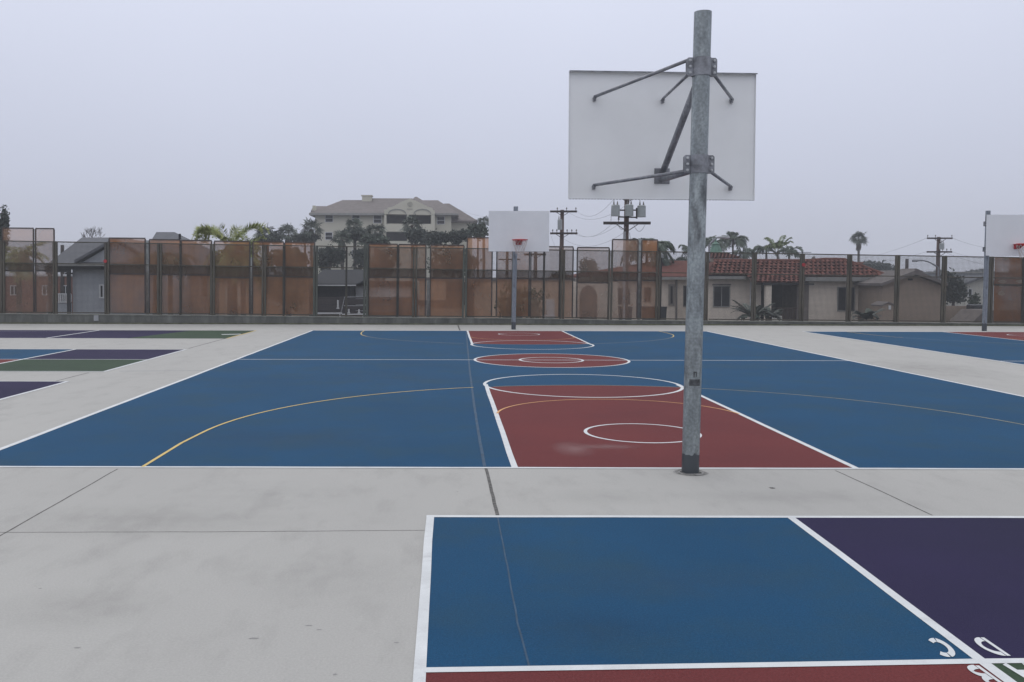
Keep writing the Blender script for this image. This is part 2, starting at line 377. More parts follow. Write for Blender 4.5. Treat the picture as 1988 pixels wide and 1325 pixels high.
# stencilled letters, read from the far side
def letter(strokes, fl, fr, nl, nr):
    fl, fr, nl, nr = [G(*q) for q in (fl, fr, nl, nr)]
    def mp(a, b):
        u, v = 1 - a, b
        p = (fl * (1 - u) + fr * u) * (1 - v) + (nl * (1 - u) + nr * u) * v
        return Vector((p.x, p.y, .0036))
    s = MB()
    for st in strokes:
        pts, wd = st; n = len(pts)
        for i in range(n - 1):
            def off(k):
                a = Vector(pts[max(k - 1, 0)]); b = Vector(pts[min(k + 1, n - 1)]); d = (b - a).normalized(); q = Vector((-d.y, d.x)) * wd / 2
                return Vector(pts[k]) + q, Vector(pts[k]) - q
            a0, a1 = off(i); b0, b1 = off(i + 1)
            s.face([v + Vector((0, 0, .0002 * strokes.index(st))) for v in (mp(*a0), mp(*b0), mp(*b1), mp(*a1))])
    for f in range(len(s.f)):
        pass
    return s
def el(cx, cy, rx, ry, a0, a1, n=14): return [(cx + rx * math.cos(math.radians(a0 + (a1 - a0) * i / n)), cy + ry * math.sin(math.radians(a0 + (a1 - a0) * i / n))) for i in range(n + 1)]
LET = {
 'letter_c': ([(el(.52, .5, .40, .40, 48, 94), .22), (el(.52, .5, .38, .40, 101, 258, 20), .235), (el(.52, .5, .40, .40, 265, 312), .22)], (1794, 1241), (1830, 1241), (1822, 1277), (1867, 1277)),
 'letter_d': ([([(.12, 0), (.12, 1)], .21), (el(.28, .5, .58, .40, 90, -90, 22), .22)], (1877, 1239.5), (1911, 1239.5), (1928, 1275), (1963, 1275)),
 'letter_b': ([([(.12, 0), (.12, 1)], .21), (el(.27, .265, .56, .20, 90, -90, 14), .19), (el(.27, .725, .52, .20, 90, -90, 14), .19)], (1866, 1294), (1901, 1294), (1926, 1338), (1962, 1338)),
 'letter_a': ([([(.08, -.02), (.42, 1.02)], .22), ([(.92, -.02), (.58, 1.02)], .22), ([(.26, .32), (.74, .32)], .16)], (1947, 1291.5), (1996, 1291.5), (2008, 1340), (2062, 1340)),
}
for nm, (st, *q) in LET.items():
    s = letter(st, *q); struct('painted_' + nm, s, m_white, 'white stencilled %s painted where the four squares meet' % nm.replace('_', ' ').replace('letter ', 'letter ').upper().replace('LETTER', 'letter'), 'painted letter')

# left hand game courts
def poly_struct(nm, pts, m, z, label): s = MB(); s.face([(p[0], p[1], z) for p in pts]); struct(nm, s, m, label, 'court')
XLc = -5.94
poly_struct('purple_court', rect(-19, -7.9, 24.2, 27.9, 0)[:], m_purple, Z1, 'purple court strip by the kerb wall at left')
poly_struct('green_court', [(-8.6, 24.2), (XLc, 24.2), (XLc, 27.9), (-7.9, 27.9)], m_green, Z2, 'green end of the purple strip by the kerb wall')
poly_struct('purple_court', rect(-14, XLc, 15.6, 20.45, 0), m_purple, Z1, 'purple field of the middle left court')
poly_struct('green_court', rect(-14, XLc, 15.6, 17.9, 0), m_green, Z2, 'green strip of the middle left court')
poly_struct('blue_court', rect(-14, -8.42, 17.95, 20.45, 0), m_blue, Z2, 'blue square of the middle left court')
poly_struct('red_court', rect(-14, -8.42, 15.6, 17.9, 0), m_red, Z3 - .0004, 'red square of the middle left court at the frame edge')
poly_struct('purple_court', rect(-12, XLc, 9.0, 14.1, 0), m_purple, Z1, 'purple corner of the nearest left court')
s = MB()
s.strip([(XLc, 15.6), (XLc, 20.47)], .06, Z4); s.strip([(-14, 20.45), (XLc + .03, 20.45)], .05, Z4 + .0004); s.strip([(-14, 15.6), (XLc + .03, 15.6)], .05, Z4 + .0004)
s.strip([(-8.42, 15.6), (-8.42, 20.45)], .06, Z4 + .0008); s.strip([(-14, 17.9), (XLc, 17.9)], .045, Z4 + .0012)
s.strip([(XLc, 9), (XLc, 14.13)], .06, Z4); s.strip([(-12, 14.1), (XLc + .03, 14.1)], .05, Z4 + .0004)
s.strip([(-10.75, 24.2), (-10.75, 27.9)], .07, Z4); s.strip([(-19, 24.2), (-8.6, 24.2)], .03, Z4)
s.strip([(-14.6, 27.1), (-10.9, 27.6)], .03, Z4)
s.strip([(-6.5, 25.9), (-6.0, 26.1)], .22, Z4)
struct('court_lines', s, m_white, 'white lines of the small left hand courts', 'court marking')
s = MB(); s.strip([(XLc, 24.2), (XLc, 27.9)], .05, Z4); struct('yellow_line', s, m_yellow, 'yellow edge line of the far left court', 'court marking')

# slab joints
def joint(px, wd, m=m_joint, z=Z1 * .6, nm='slab_joint', label='dark joint in the concrete', wob=.002):
    pts = [G(*q) for q in px]; out_ = []
    for i in range(len(pts) - 1):
        n = max(2, int((pts[i + 1] - pts[i]).length / .15))
        for k in range(n): out_.append(pts[i].lerp(pts[i + 1], k / n) + Vector((ru(-wob, wob), ru(-wob, wob), 0)))
    out_.append(pts[-1]); s = MB(); s.strip(out_, wd, z); struct(nm, s, m, label, 'joint')
joint([(228, 911), (0, 1041), (-160, 1132)], .012); joint([(0, 1034), (420, 1033), (833, 1030)], .008)
joint([(-300, 1036), (0, 1034)], .008)
joint([(943, 909), (952, 945), (966, 1001)], .026, label='wide dark filled joint between the courts', wob=.003)
joint([(1622, 914), (1712, 955), (1810, 1001)], .012)
joint([(440, 657), (366, 677)], .035); joint([(172, 724), (106, 741)], .025)
joint([(232, 721), (400, 720)], .02, m=m_jointp, label='faint joint near the left courts')
joint([(889, 632), (893, 642)], .05)
joint([(905, 644), (912, 720), (921, 790), (932, 860), (941, 906)], .028, m=m_jointp, z=Z2 + .0004, nm='painted_over_joint', label='faint joint showing through the blue paint')
joint([(966, 1005), (985, 1100), (1005, 1210), (1028, 1297)], .009, m=m_jointp, z=Z2 + .0004, nm='painted_over_joint', label='hairline joint through the near blue square')
s = MB()
def blot(cx, cy, r1, r2, m, nm, label, z, n=26, jag=.25):
    c = G(cx, cy); s = MB(); s.face([(c.x + r1 * math.cos(2 * math.pi * i / n) * ru(1 - jag, 1), c.y + r2 * math.sin(2 * math.pi * i / n) * ru(1 - jag, 1), z) for i in range(n)]); struct(nm, s, m, label, 'stain')
def soft(name, c, a, r1, r2, cx, cy):
    M = bpy.data.materials.new(name); M.use_nodes = True; n = M.node_tree.nodes; L = M.node_tree.links; b = n['Principled BSDF']; b.inputs['Base Color'].default_value = (*c, 1); b.inputs['Roughness'].default_value = .8
    t = n.new('ShaderNodeTexCoord'); mp = n.new('ShaderNodeMapping'); mp.inputs['Location'].default_value = (-cx / r1, -cy / r2, 0); mp.inputs['Scale'].default_value = (1 / r1, 1 / r2, 1)
    gr = n.new('ShaderNodeTexGradient'); gr.gradient_type = 'SPHERICAL'; no = n.new('ShaderNodeTexNoise'); no.inputs['Scale'].default_value = 7; no.inputs['Detail'].default_value = 5
    mu = n.new('ShaderNodeMath'); mu.operation = 'MULTIPLY'; m2 = n.new('ShaderNodeMath'); m2.operation = 'MULTIPLY'; m2.inputs[1].default_value = a; m2.use_clamp = True
    L.new(t.outputs['Object'], mp.inputs[0]); L.new(mp.outputs[0], gr.inputs[0]); L.new(t.outputs['Object'], no.inputs['Vector']); L.new(gr.outputs['Fac'], mu.inputs[0]); L.new(no.outputs['Fac'], mu.inputs[1]); L.new(mu.outputs[0], m2.inputs[0]); L.new(m2.outputs[0], b.inputs['Alpha'])
    return M
def soft_mark(px, py, r1, r2, c, a, nm, label, z):
    g_ = G(px, py); s = MB(); s.face([(g_.x + r1 * math.cos(2 * math.pi * i / 24), g_.y + r2 * math.sin(2 * math.pi * i / 24), z) for i in range(24)]); struct(nm, s, soft(nm + '_paint', c, a, r1, r2, g_.x, g_.y), label, 'stain')
soft_mark(1112, 872, .22, .42, (.33, .19, .19), .9, 'scuff_mark', 'pale scuffed patch on the red key', Z2 + .0004)
soft_mark(1180, 868, .34, .16, (.34, .22, .22), .7, 'scuff_trail', 'faint trail of the scuff on the red key', Z2 + .0007)
for (px_, py_, a_, b_, c_, k_) in ((300, 1010, 1.2, .5, (.22, .215, .20), .5), (150, 1180, .5, .35, (.24, .23, .22), .5), (640, 1120, .6, .5, (.46, .455, .44), .5), (520, 960, .9, .5, (.47, .465, .45), .5), (1500, 965, .9, .25, (.24, .235, .225), .45), (420, 760, 1.0, 1.6, (.22, .215, .205), .6), (1790, 715, 1.4, 2.0, (.23, .222, .21), .6), (1180, 965, .5, .3, (.25, .245, .235), .4)):
    soft_mark(px_, py_, a_, b_, c_, k_ * .45, 'weather_stain', 'soft weather stain on the concrete', Z1 * .4)
for (px_, py_, a_, b_, c_, k_) in ((1450, 640 + 180, .9, .6, (.06, .11, .17), .35), (560, 850, 1.6, .7, (.05, .09, .14), .4), (760, 735, 1.5, 1.6, (.05, .10, .16), .35), (1300, 1130, .8, .35, (.05, .10, .16), .35), (1150, 1220, .5, .3, (.02, .04, .07), .4)):
    soft_mark(px_, py_, a_, b_, c_, k_ * .6, 'faded_paint', 'faint dusty patch on the blue paint', Z1 + .0003)
0 and blot(1110, 873, .13, .26, m_stain, 'scuff_mark', 'pale scuffed patch on the red key', Z2 + .0004)
blot(1499, 948, .03, .035, m_joint, 'dark_spot', 'small dark scrap on the concrete right of the pole', Z1 * .6, jag=.5)
for q in ((1440, 956), (150, 1258), (78, 1143), (620, 1223), (493, 1240), (1513, 972), (600, 1215), (650, 1310), (770, 1248), (888, 955)):
    blot(q[0], q[1], ru(.01, .03), ru(.005, .012), mat('gum_mark', (.27, .265, .26), .9), 'gum_mark', 'small dark mark on the concrete', Z1 * .6, jag=.5)

# ------------------------------------------------------------------ kerb wall and fence
def wall_top(px): # measured height of the wall top along its length
    tab = [(-300, 604), (0, 608.8), (220, 611), (420, 612.5), (620, 615), (820, 617), (1000, 618), (1220, 622), (1260, 622), (1660, 625.3), (1988, 628.6), (2200, 631)]
    for (a, b), (c, d) in zip(tab, tab[1:]):
        if a <= px <= c: return b + (d - b) * (px - a) / (c - a)
    return tab[0][1] if px < 0 else tab[-1][1]
wall = empty('kerb_wall', (2, FY, 0), 'long low stained concrete wall carrying the fence along the far side of the yard', 'wall')
s = MB(); cp = MB()
xsq = list(range(-300, 2201, 50)); FD = .34
for a, b in zip(xsq, xsq[1:]):
    A_ = P(a, wall_top(a), FY); B_ = P(b, wall_top(b), FY)
    za, zb = A_.z - .03, B_.z - .03
    s.face([(A_.x, FY, 0), (B_.x, FY, 0), (B_.x, FY, zb), (A_.x, FY, za)])
    s.face([(A_.x, FY + FD, -1), (A_.x, FY + FD, za), (B_.x, FY + FD, zb), (B_.x, FY + FD, -1)])
    cp.face([(A_.x, FY - .02, za), (B_.x, FY - .02, zb), (B_.x, FY - .02, B_.z), (A_.x, FY - .02, A_.z)])
    cp.face([(A_.x, FY - .02, A_.z), (B_.x, FY - .02, B_.z), (B_.x, FY + FD, B_.z), (A_.x, FY + FD, A_.z)])
    cp.face([(A_.x, FY - .02, za), (A_.x, FY + .01, za), (B_.x, FY + .01, zb), (B_.x, FY - .02, zb)])
s.build('wall_face', m_wall, wall); cp.build('cap', m_wallcap, wall)
f = MB(); A_ = P(-300, 600, FY); B_ = P(2200, 600, FY)
f.box(A_.x, B_.x, FY - .07, FY - .001, .0, .045); f.build('footing', m_moss, wall)
f = MB(); q = P(187, 618, FY); f.box(q.x - .085, q.x + .085, FY - .025, FY - .002, q.z - .1, q.z + .1); f.build('drain_plate', m_lampgrey, wall, bevel=.01)

FZ = FY + .17   # centre plane of the fence
def top_rail(px): return 468.2 + .0163 * px
def mid_rail(px): return 510.3 + .0152 * px
def lines(fn, px): return P(px, fn(px), FZ)
fence = empty('fence', (2, FZ, 0), 'long weathered steel fence of framed mesh and orange screens on the low wall', 'fence')
posts = [-94, 5, 107, 208, 310, 413, 513, 613, 711, 806, 903, 999, 1093, 1186, 1279, 1372, 1465, 1558, 1650, 1743, 1834, 1925, 2016, 2106]
LEAN = .011
for i, px in enumerate(posts):
    bz = P(px, wall_top(px), FZ).z + .004; tp = lines(top_rail, px)
    for sgn in (-1, 1):
        mb = MB(); x = tp.x + sgn * .046 - (tp.z - bz) * LEAN
        mb.beam((x, FZ, bz), (x + (tp.z - bz) * LEAN, FZ, tp.z + .02), .07, .07, up=(0, 1, 0))
        mb.build('post', m_fence_g if px in (711, 903, 613) else m_fence, fence)
s_t = MB(); s_m = MB(); s_b = MB()
for a, b in zip(posts, posts[1:]):
    for fn, mb, d in ((top_rail, s_t, .035), (mid_rail, s_m, .035)):
        mb.beam(lines(fn, a) + Vector((.09, 0, 0)), lines(fn, b) - Vector((.09, 0, 0)), .045, d)
    s_b.beam(P(a, wall_top(a), FZ) + Vector((.06, 0, .05)), P(b, wall_top(b), FZ) + Vector((-.10, 0, .05)), .045, .04)
s_t.build('top_rail', m_fence, fence); s_m.build('middle_rail', m_fence, fence); s_b.build('bottom_rail', m_fence, fence)
CL = .042
for a, b in zip(posts, posts[1:]):
    mb = MB(); A0 = lines(top_rail, a); B0 = lines(top_rail, b); za = P(a, wall_top(a), FZ).z + .06; zb = P(b, wall_top(b), FZ).z + .06
    x = A0.x + .085; W_ = .0030
    while x < B0.x - .085:
        t = (x - A0.x) / (B0.x - A0.x); zt = A0.z + (B0.z - A0.z) * t; z0 = za + (zb - za) * t
        h = zt - z0
        mb.beam((x - h * LEAN, FZ, z0), (x, FZ, zt), W_ * 2, W_ * 2, up=(0, 1, 0)); x += CL
    z = max(za, zb)
    while z < min(A0.z, B0.z):
        mb.beam((A0.x + .08, FZ - .004, z + (B0.z - A0.z) * -.0), (B0.x - .10, FZ - .004, z), W_ * 2, W_ * 2); z += CL
    mb.build('wire_mesh', m_wire, fence)
# thin intermediate uprights
for px in (349.6, 550.6, 672.6, 772, 1057):
    mb = MB(); bz = P(px, wall_top(px), FZ).z + .01; tp = lines(top_rail, px)
    mb.beam((tp.x - .02, FZ + .05, bz), (tp.x, FZ + .05, tp.z), .065, .05, up=(0, 1, 0)); mb.build('upright', m_fence, fence)
# orange screens: (x0, x1, top, material, bottom, lower bar)
SC = [(5, 65, 443, m_scr_pale, 526), (69, 105, 444, m_scr_pale, 526), (212, 282, 462.5, m_scr, 532), (290, 350, 465.5, m_scr, 533), (352, 411, 467, m_scr, 534),
      (416, 485, 468.5, m_scr, 539), (491, 551, 469.5, m_scr, 536), (553, 611, 470.5, m_scr, 538),
      (716, 772, 474, m_scr, 538.5), (774, 827, 475, m_scr, 539), (836, 901, 476, m_scr, 540), (907, 956, 461.5, m_scr, 540), (965, 1028, 478, m_scr, 540.5), (1031, 1087, 479, m_scr_pale, 541.5), (1090, 1113, 479.5, m_scr_pale, 542),
      (1121, 1183, 480.8, m_scr_pale, 549), (1189, 1239, 465.3, m_scr_pale, 544.5), (1246, 1277, 466, m_scr, 545)]
SZ = FZ + .10
for x0, x1, ty, m, by in SC:
    TL = P(x0, ty, SZ); TR = P(x1, ty + .01 * (x1 - x0), SZ); BL = P(x0, wall_top(x0) - 2, SZ); BR = P(x1, wall_top(x1) - 2, SZ)
    BL.x = TL.x - .02; BR.x = TR.x - .02
    mb = MB(); mb.face([BL, BR, TR, TL]); sc = mb.build('screen_panel', m, fence)
    # doubled strip of screen between the middle rail and the lower bar
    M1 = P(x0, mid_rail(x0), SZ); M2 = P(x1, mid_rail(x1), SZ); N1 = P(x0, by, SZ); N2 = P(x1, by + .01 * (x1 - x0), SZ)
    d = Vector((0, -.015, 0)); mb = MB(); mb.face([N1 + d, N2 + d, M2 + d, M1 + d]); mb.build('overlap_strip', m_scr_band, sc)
    mb = MB(); fr = .042
    mb.beam(TL, TR, fr, fr); mb.beam(BL + Vector((0, -.002, fr / 2)), TL + Vector((0, -.002, -fr / 2)), fr, fr, up=(0, 1, 0)); mb.beam(BR + Vector((0, -.002, fr / 2)), TR + Vector((0, -.002, -fr / 2)), fr, fr, up=(0, 1, 0))
    mb.beam(N1 + Vector((fr / 2, -.02, 0)), N2 + Vector((-fr / 2, -.02, 0)), .03, fr); mb.build('screen_frame', m_bframe, sc)
# boarded bay at the far right with peeled holes showing pale underlay
def boarded(px0, px1):
    TL = P(px0, 500, SZ); TR = P(px1, 501, SZ); BL = P(px0 - 2, wall_top(px0) - 2, SZ); BR = P(px1 - 2, wall_top(px1) - 2, SZ)
    mb = MB(); mb.face([BL, BR, TR, TL]); sc = mb.build('screen_panel', m_scr_dense, fence)
    mb = MB()
    def hole(cx, cy, rx, ry):
        n = 14; mb = MB(); mb.face([P(cx + rx * math.cos(2 * math.pi * i / n) * ru(.7, 1.1), cy + ry * math.sin(2 * math.pi * i / n) * ru(.7, 1.1), SZ - .012) for i in range(n)]); mb.build('bleached_patch', mat('bleached_screen', (.42, .33, .26), .8), sc)
    hole(px0 + 22, 503, 5, 2.2); hole(px0 + 15, 547, 9, 4); hole(px0 + 12, 556, 5, 1.8); hole(px0 + 50, 547, 10, 3.5); hole(px0 + 52, 556, 9, 1.8); hole(px0 + 13, 570, 7, 5)
    mb = MB(); mb.beam(P(px0, 553, SZ) + Vector((0, -.03, 0)), P(px1, 554, SZ) + Vector((0, -.03, 0)), .03, .05); mb.build('screen_frame', m_fence, sc)
boarded(1931, 1984); boarded(1990, 2100)
mb = MB(); mb.beam(P(1985, wall_top(1985), SZ), P(1987, 500, SZ), .09, .09, up=(0, 1, 0)); mb.build('upright', m_fence, fence)
# red reflector discs
for px, py in ((204.5, 507.5), (1560, 514.5)):
    c = P(px, py, FZ - .045); mb = MB(); mb.tube([c, c + Vector((0, -.02, 0))], .062, 14); mb.build('reflector', m_redsign, fence)

# ------------------------------------------------------------------ basketball hoops
def ang_bolt(mb, c, r, l): mb.tube([c, c + Vector((0, -l, 0))], r, 6)
def hoop(name, base, label, ext, lean, gm, yaw=0, board_dz=0, group='basketball hoops', zt=3.82, net_l=.24, bdx=0):
    """local frame: pole at origin, board towards +y"""
    h = empty(name, (0, 0, 0), label, 'basketball hoop', group)
    def pl(z, dx=0, dy=0): return Vector((lean * z + dx, dy, z))
    R = .0715; zb0, zb1 = 2.385 + board_dz, 3.60 + board_dz; bx = lean * 3.0 + bdx
    # pole: hollow at the top
    mb = MB(); n = 32
    mb.tube([pl(-.05), pl(1.2), pl(2.4), pl(zt)], R, n, cap=False); mb.tube([pl(zt - .3), pl(zt)], R - .007, n, cap=False)
    i = len(mb.v)
    for k in range(n):
        a = 2 * math.pi * k / n; b = 2 * math.pi * (k + 1) / n
        mb.face([pl(zt, (R - .007) * math.cos(a), (R - .007) * math.sin(a)), pl(zt, R * math.cos(a), R * math.sin(a)), pl(zt, R * math.cos(b), R * math.sin(b)), pl(zt, (R - .007) * math.cos(b), (R - .007) * math.sin(b))])
    po = mb.build('pole', gm, h, smooth=True)
    po.data.update()
    # grout collar
    # board with return flanges
    bd = MB(); y = ext; hw = .91; t = .004; fl = .045
    bd.box(bx - hw, bx + hw, y - t, y, zb0, zb1)
    bd.box(bx - hw, bx + hw, y - fl, y - t, zb1 - t, zb1); bd.box(bx - hw, bx + hw, y - fl * .5, y - t, zb0, zb0 + t)
    bd.box(bx - hw, bx - hw + t, y - .02, y - t, zb0 + t, zb1 - t); bd.box(bx + hw - t, bx + hw, y - .02, y - t, zb0 + t, zb1 - t)
    bo = bd.build('backboard', m_board, h)
    ed = MB(); ed.box(bx - hw - .002, bx + hw + .002, y - fl - .003, y - fl, zb1 - .012, zb1 - .001); ed.build('flange_edge', m_steel, bo)
    ed = MB()
    for k in range(60):
        x = bx - hw + (k + .3) * 2 * hw / 60; ed.box(x, x + .016, y - fl * .5 - .003, y - .003, zb0 - .004, zb0 - .0005)
    ed.build('bottom_edge', m_steel, bo)
    # clamps
    zc = [3.37, 2.57]
    for z in zc:
        cl = MB(); c = pl(z)
        n = 20; hh = .075
        for rr, a0, a1 in ((R + .007, 180, 360), (R + .007, 0, 180)):
            pts = [(math.cos(math.radians(a0 + (a1 - a0) * k / n)), math.sin(math.radians(a0 + (a1 - a0) * k / n))) for k in range(n + 1)]
            for (ax, ay), (bx_, by_) in zip(pts, pts[1:]):
                i1 = Vector((c.x + ax * R, ay * R, 0)); o1 = Vector((c.x + ax * rr, ay * rr, 0)); i2 = Vector((c.x + bx_ * R, by_ * R, 0)); o2 = Vector((c.x + bx_ * rr, by_ * rr, 0))
                lo = Vector((0, 0, z - hh)); hi = Vector((0, 0, z + hh))
                cl.face([o1 + lo, o2 + lo, o2 + hi, o1 + hi]); cl.face([i1 + hi, i2 + hi, o2 + hi, o1 + hi][::-1]); cl.face([i1 + lo, o1 + lo, o2 + lo, i2 + lo][::-1])
        for sg in (-1, 1):
            for yy in (-.016, .004):
                x0 = c.x + sg * (R + .001); x1 = c.x + sg * (R + .056); xa, xb = min(x0, x1), max(x0, x1)
                ch = .014
                poly = [(x0, yy, z - hh), (x1 - sg * ch, yy, z - hh), (x1, yy, z - hh + ch), (x1, yy, z + hh - ch), (x1 - sg * ch, yy, z + hh), (x0, yy, z + hh)]
                cl.prism(poly if sg > 0 else poly[::-1], (0, .012, 0))
        co = cl.build('clamp', m_steel, h)
        for sg in (-1, 1):
            for dz in (-.05, 0, .05):
                b = MB(); b.tube([(c.x + sg * (R + .03), -.016, z + dz), (c.x + sg * (R + .03), -.030, z + dz)], .0115, 6); b.tube([(c.x + sg * (R + .03), -.030, z + dz), (c.x + sg * (R + .03), -.036, z + dz)], .006, 6); b.build('bolt', m_zinc, co)
    # struts
    def strut(z, sx, zx, x_end, z_end, r=.0145):
        a = Vector((lean * z + sx * (R + .035), .012, zx)); b = Vector((bx + x_end, ext - .03, z_end))
        mb = MB(); mb.tube([a, a.lerp(b, .5), b], r, 10); so_ = mb.build('strut', m_steel, h, smooth=True)
        k = MB(); k.tube([b + Vector((0, -.02, -.012)), b + Vector((0, .026, -.012))], .016, 8); k.box(b.x - .012, b.x + .012, b.y - .01, b.y + .025, b.z - .04, b.z - .005); k.build('foot_bracket', m_steel, so_)
    strut(zc[0], -1, zc[0] + .06, -.667, 3.355 + board_dz); strut(zc[0], -1, zc[0] - .06, -.005, 3.345 + board_dz, .013); strut(zc[0], 1, zc[0] - .05, .667, 3.355 + board_dz)
    strut(zc[1], -1, zc[1] - .055, -.667, 2.515 + board_dz); strut(zc[1], 1, zc[1] - .06, .667, 2.515 + board_dz)
    # main arms to the rim plate
    pz = 2.61 + board_dz
    pt = MB(); pt.box(bx - .075, bx + .075, ext - .014, ext - .0045, pz - .075, pz + .075); pt.build('mounting_plate', m_steel, h, bevel=.003)
    am = MB(); am.tube([pl(3.30, -.0, .05), Vector((bx, ext - .03, pz + .03))], .030, 14); am.build('brace_arm', m_steel, h, smooth=True)
    am = MB(); am.tube([pl(2.54, 0, .05), Vector((bx, ext - .03, pz - .035))], .028, 14); am.build('extension_arm', m_steel, h, smooth=True)
    # rim, bracket and net in front of the board
    rz = 2.72 + board_dz; cy = ext + .15 + .229
    rm = MB(); rm.tube([(bx + .229 * math.cos(2 * math.pi * k / 40), cy + .229 * math.sin(2 * math.pi * k / 40), rz) for k in range(41)], .012, 8, cap=False)
    rm.tube([(bx + .20 * math.cos(math.pi * (k / 20 + 1)), cy + .229 * math.sin(math.pi * (k / 20 + 1)) + .0, rz - .03) for k in range(21)], .008, 6)
    ro = rm.build('rim', m_rim, h, smooth=True)
    br = MB(); br.box(bx - .09, bx + .09, ext + .001, ext + .012, rz - .14, rz + .01); br.prism([(bx - .12, ext + .012, rz + .008), (bx + .12, ext + .012, rz + .008), (bx + .10, cy - .20, rz + .008), (bx - .10, cy - .20, rz + .008)], (0, 0, -.012))
    for sg in (-1, 1): br.prism([(bx + sg * .085, ext + .012, rz), (bx + sg * .085, cy - .1, rz - .01), (bx + sg * .085, ext + .012, rz - .13)], (.008, 0, 0))
    br.build('rim_bracket', m_rim, ro)
    nt_ = MB(); K = 12; rings = [(.225, -.015), (.20, -net_l * .28), (.165, -net_l * .52), (.135, -net_l * .76), (.12, -net_l)]
    for j in range(4):
        for k in range(K):
            for d in (-.5, .5):
                a = 2 * math.pi * (k + (.5 if j % 2 else 0)) / K; b = 2 * math.pi * (k + (.5 if j % 2 else 0) + d) / K
                nt_.tube([(bx + rings[j][0] * math.cos(a), cy + rings[j][0] * math.sin(a), rz + rings[j][1]), (bx + rings[j + 1][0] * math.cos(b), cy + rings[j + 1][0] * math.sin(b), rz + rings[j + 1][1])], .0035, 4, cap=False)
    nt_.build('net', m_net, ro)
    h.location = base; h.rotation_euler = (0, 0, yaw)
    return h
near_hoop = hoop('basketball_hoop', (2.025, 7.57, 0), 'nearest basketball hoop seen from behind, galvanised pole with braces to its board', 1.225, .0166, m_galv, yaw=math.radians(3.2), bdx=.040)
far_hoop = hoop('basketball_hoop', (2.05, 28.89, 0), 'middle basketball hoop by the fence, whole white board and red rim facing the camera', 1.5, -.014, m_galv2, yaw=math.pi, board_dz=.05, zt=3.90, net_l=.42)
right_hoop = hoop('basketball_hoop', (16.87, 28.6, 0), 'basketball hoop at the right edge of the photo, its white board cut by the frame', 1.5, -.010, m_galv2, yaw=math.pi, board_dz=-.05, zt=3.78, net_l=.42)
# grout ring in the slab around the near pole
s = MB(); s.face([(2.025 + .15 * math.cos(2 * math.pi * i / 30) * ru(.88, 1), 7.55 + .14 * math.sin(2 * math.pi * i / 30) * ru(.88, 1), .0022) for i in range(30)]); struct('grout_patch', s, mat('grout', (.31, .305, .295), .95, scale=20, var=.3), 'rough grout patch around the near pole foot', 'patch')
s = MB(); s.strip(circ(2.025, 7.55, .118, 30), .02, .0034); s.strip(circ(2.025, 7.55, .078, 30), .02, .0034); struct('grout_ring', s, mat('grout_crack', (.22, .215, .205), .95, scale=25, var=.5), 'dark ring of cracked grout around the near pole', 'patch')
s = MB()
for k in range(5):  # worn sticker on the near pole
    pass
lab = MB(); c0 = P(1344, 743, 7.57)
def on_pole(px, py0, py1, w0, m, nm):
    mb = MB(); a0 = math.radians(-90 - w0 / 2); n = 8
    za, zb = P(1344, py1, 7.5).z, P(1344, py0, 7.5).z; off = math.radians(px)
    for k in range(n):
        a = a0 + off + math.radians(w0) * k / n; b = a0 + off + math.radians(w0) * (k + 1) / n
        r_1 = .0722
        mb.face([(2.025 + .0166 * za + r_1 * math.cos(a), 7.57 + r_1 * math.sin(a), za), (2.025 + .0166 * za + r_1 * math.cos(b), 7.57 + r_1 * math.sin(b), za), (2.025 + .0166 * zb + r_1 * math.cos(b), 7.57 + r_1 * math.sin(b), zb), (2.025 + .0166 * zb + r_1 * math.cos(a), 7.57 + r_1 * math.sin(a), zb)])
    v = near_hoop; o = mb.build(nm, m)
    o.parent = near_hoop; o.matrix_parent_inverse = Matrix.LocRotScale(near_hoop.location, near_hoop.rotation_euler, None).inverted()
m_mark = mat('old_marker', (.085, .09, .097), .7, scale=20, var=.4)
on_pole(0, 737, 750, 76, m_mark, 'worn_sticker'); on_pole(-8, 722, 733, 8, m_mark, 'marker_stroke'); on_pole(0, 722, 725, 22, m_mark, 'marker_stroke')
on_pole(8, 723, 732, 6, m_mark, 'marker_stroke')

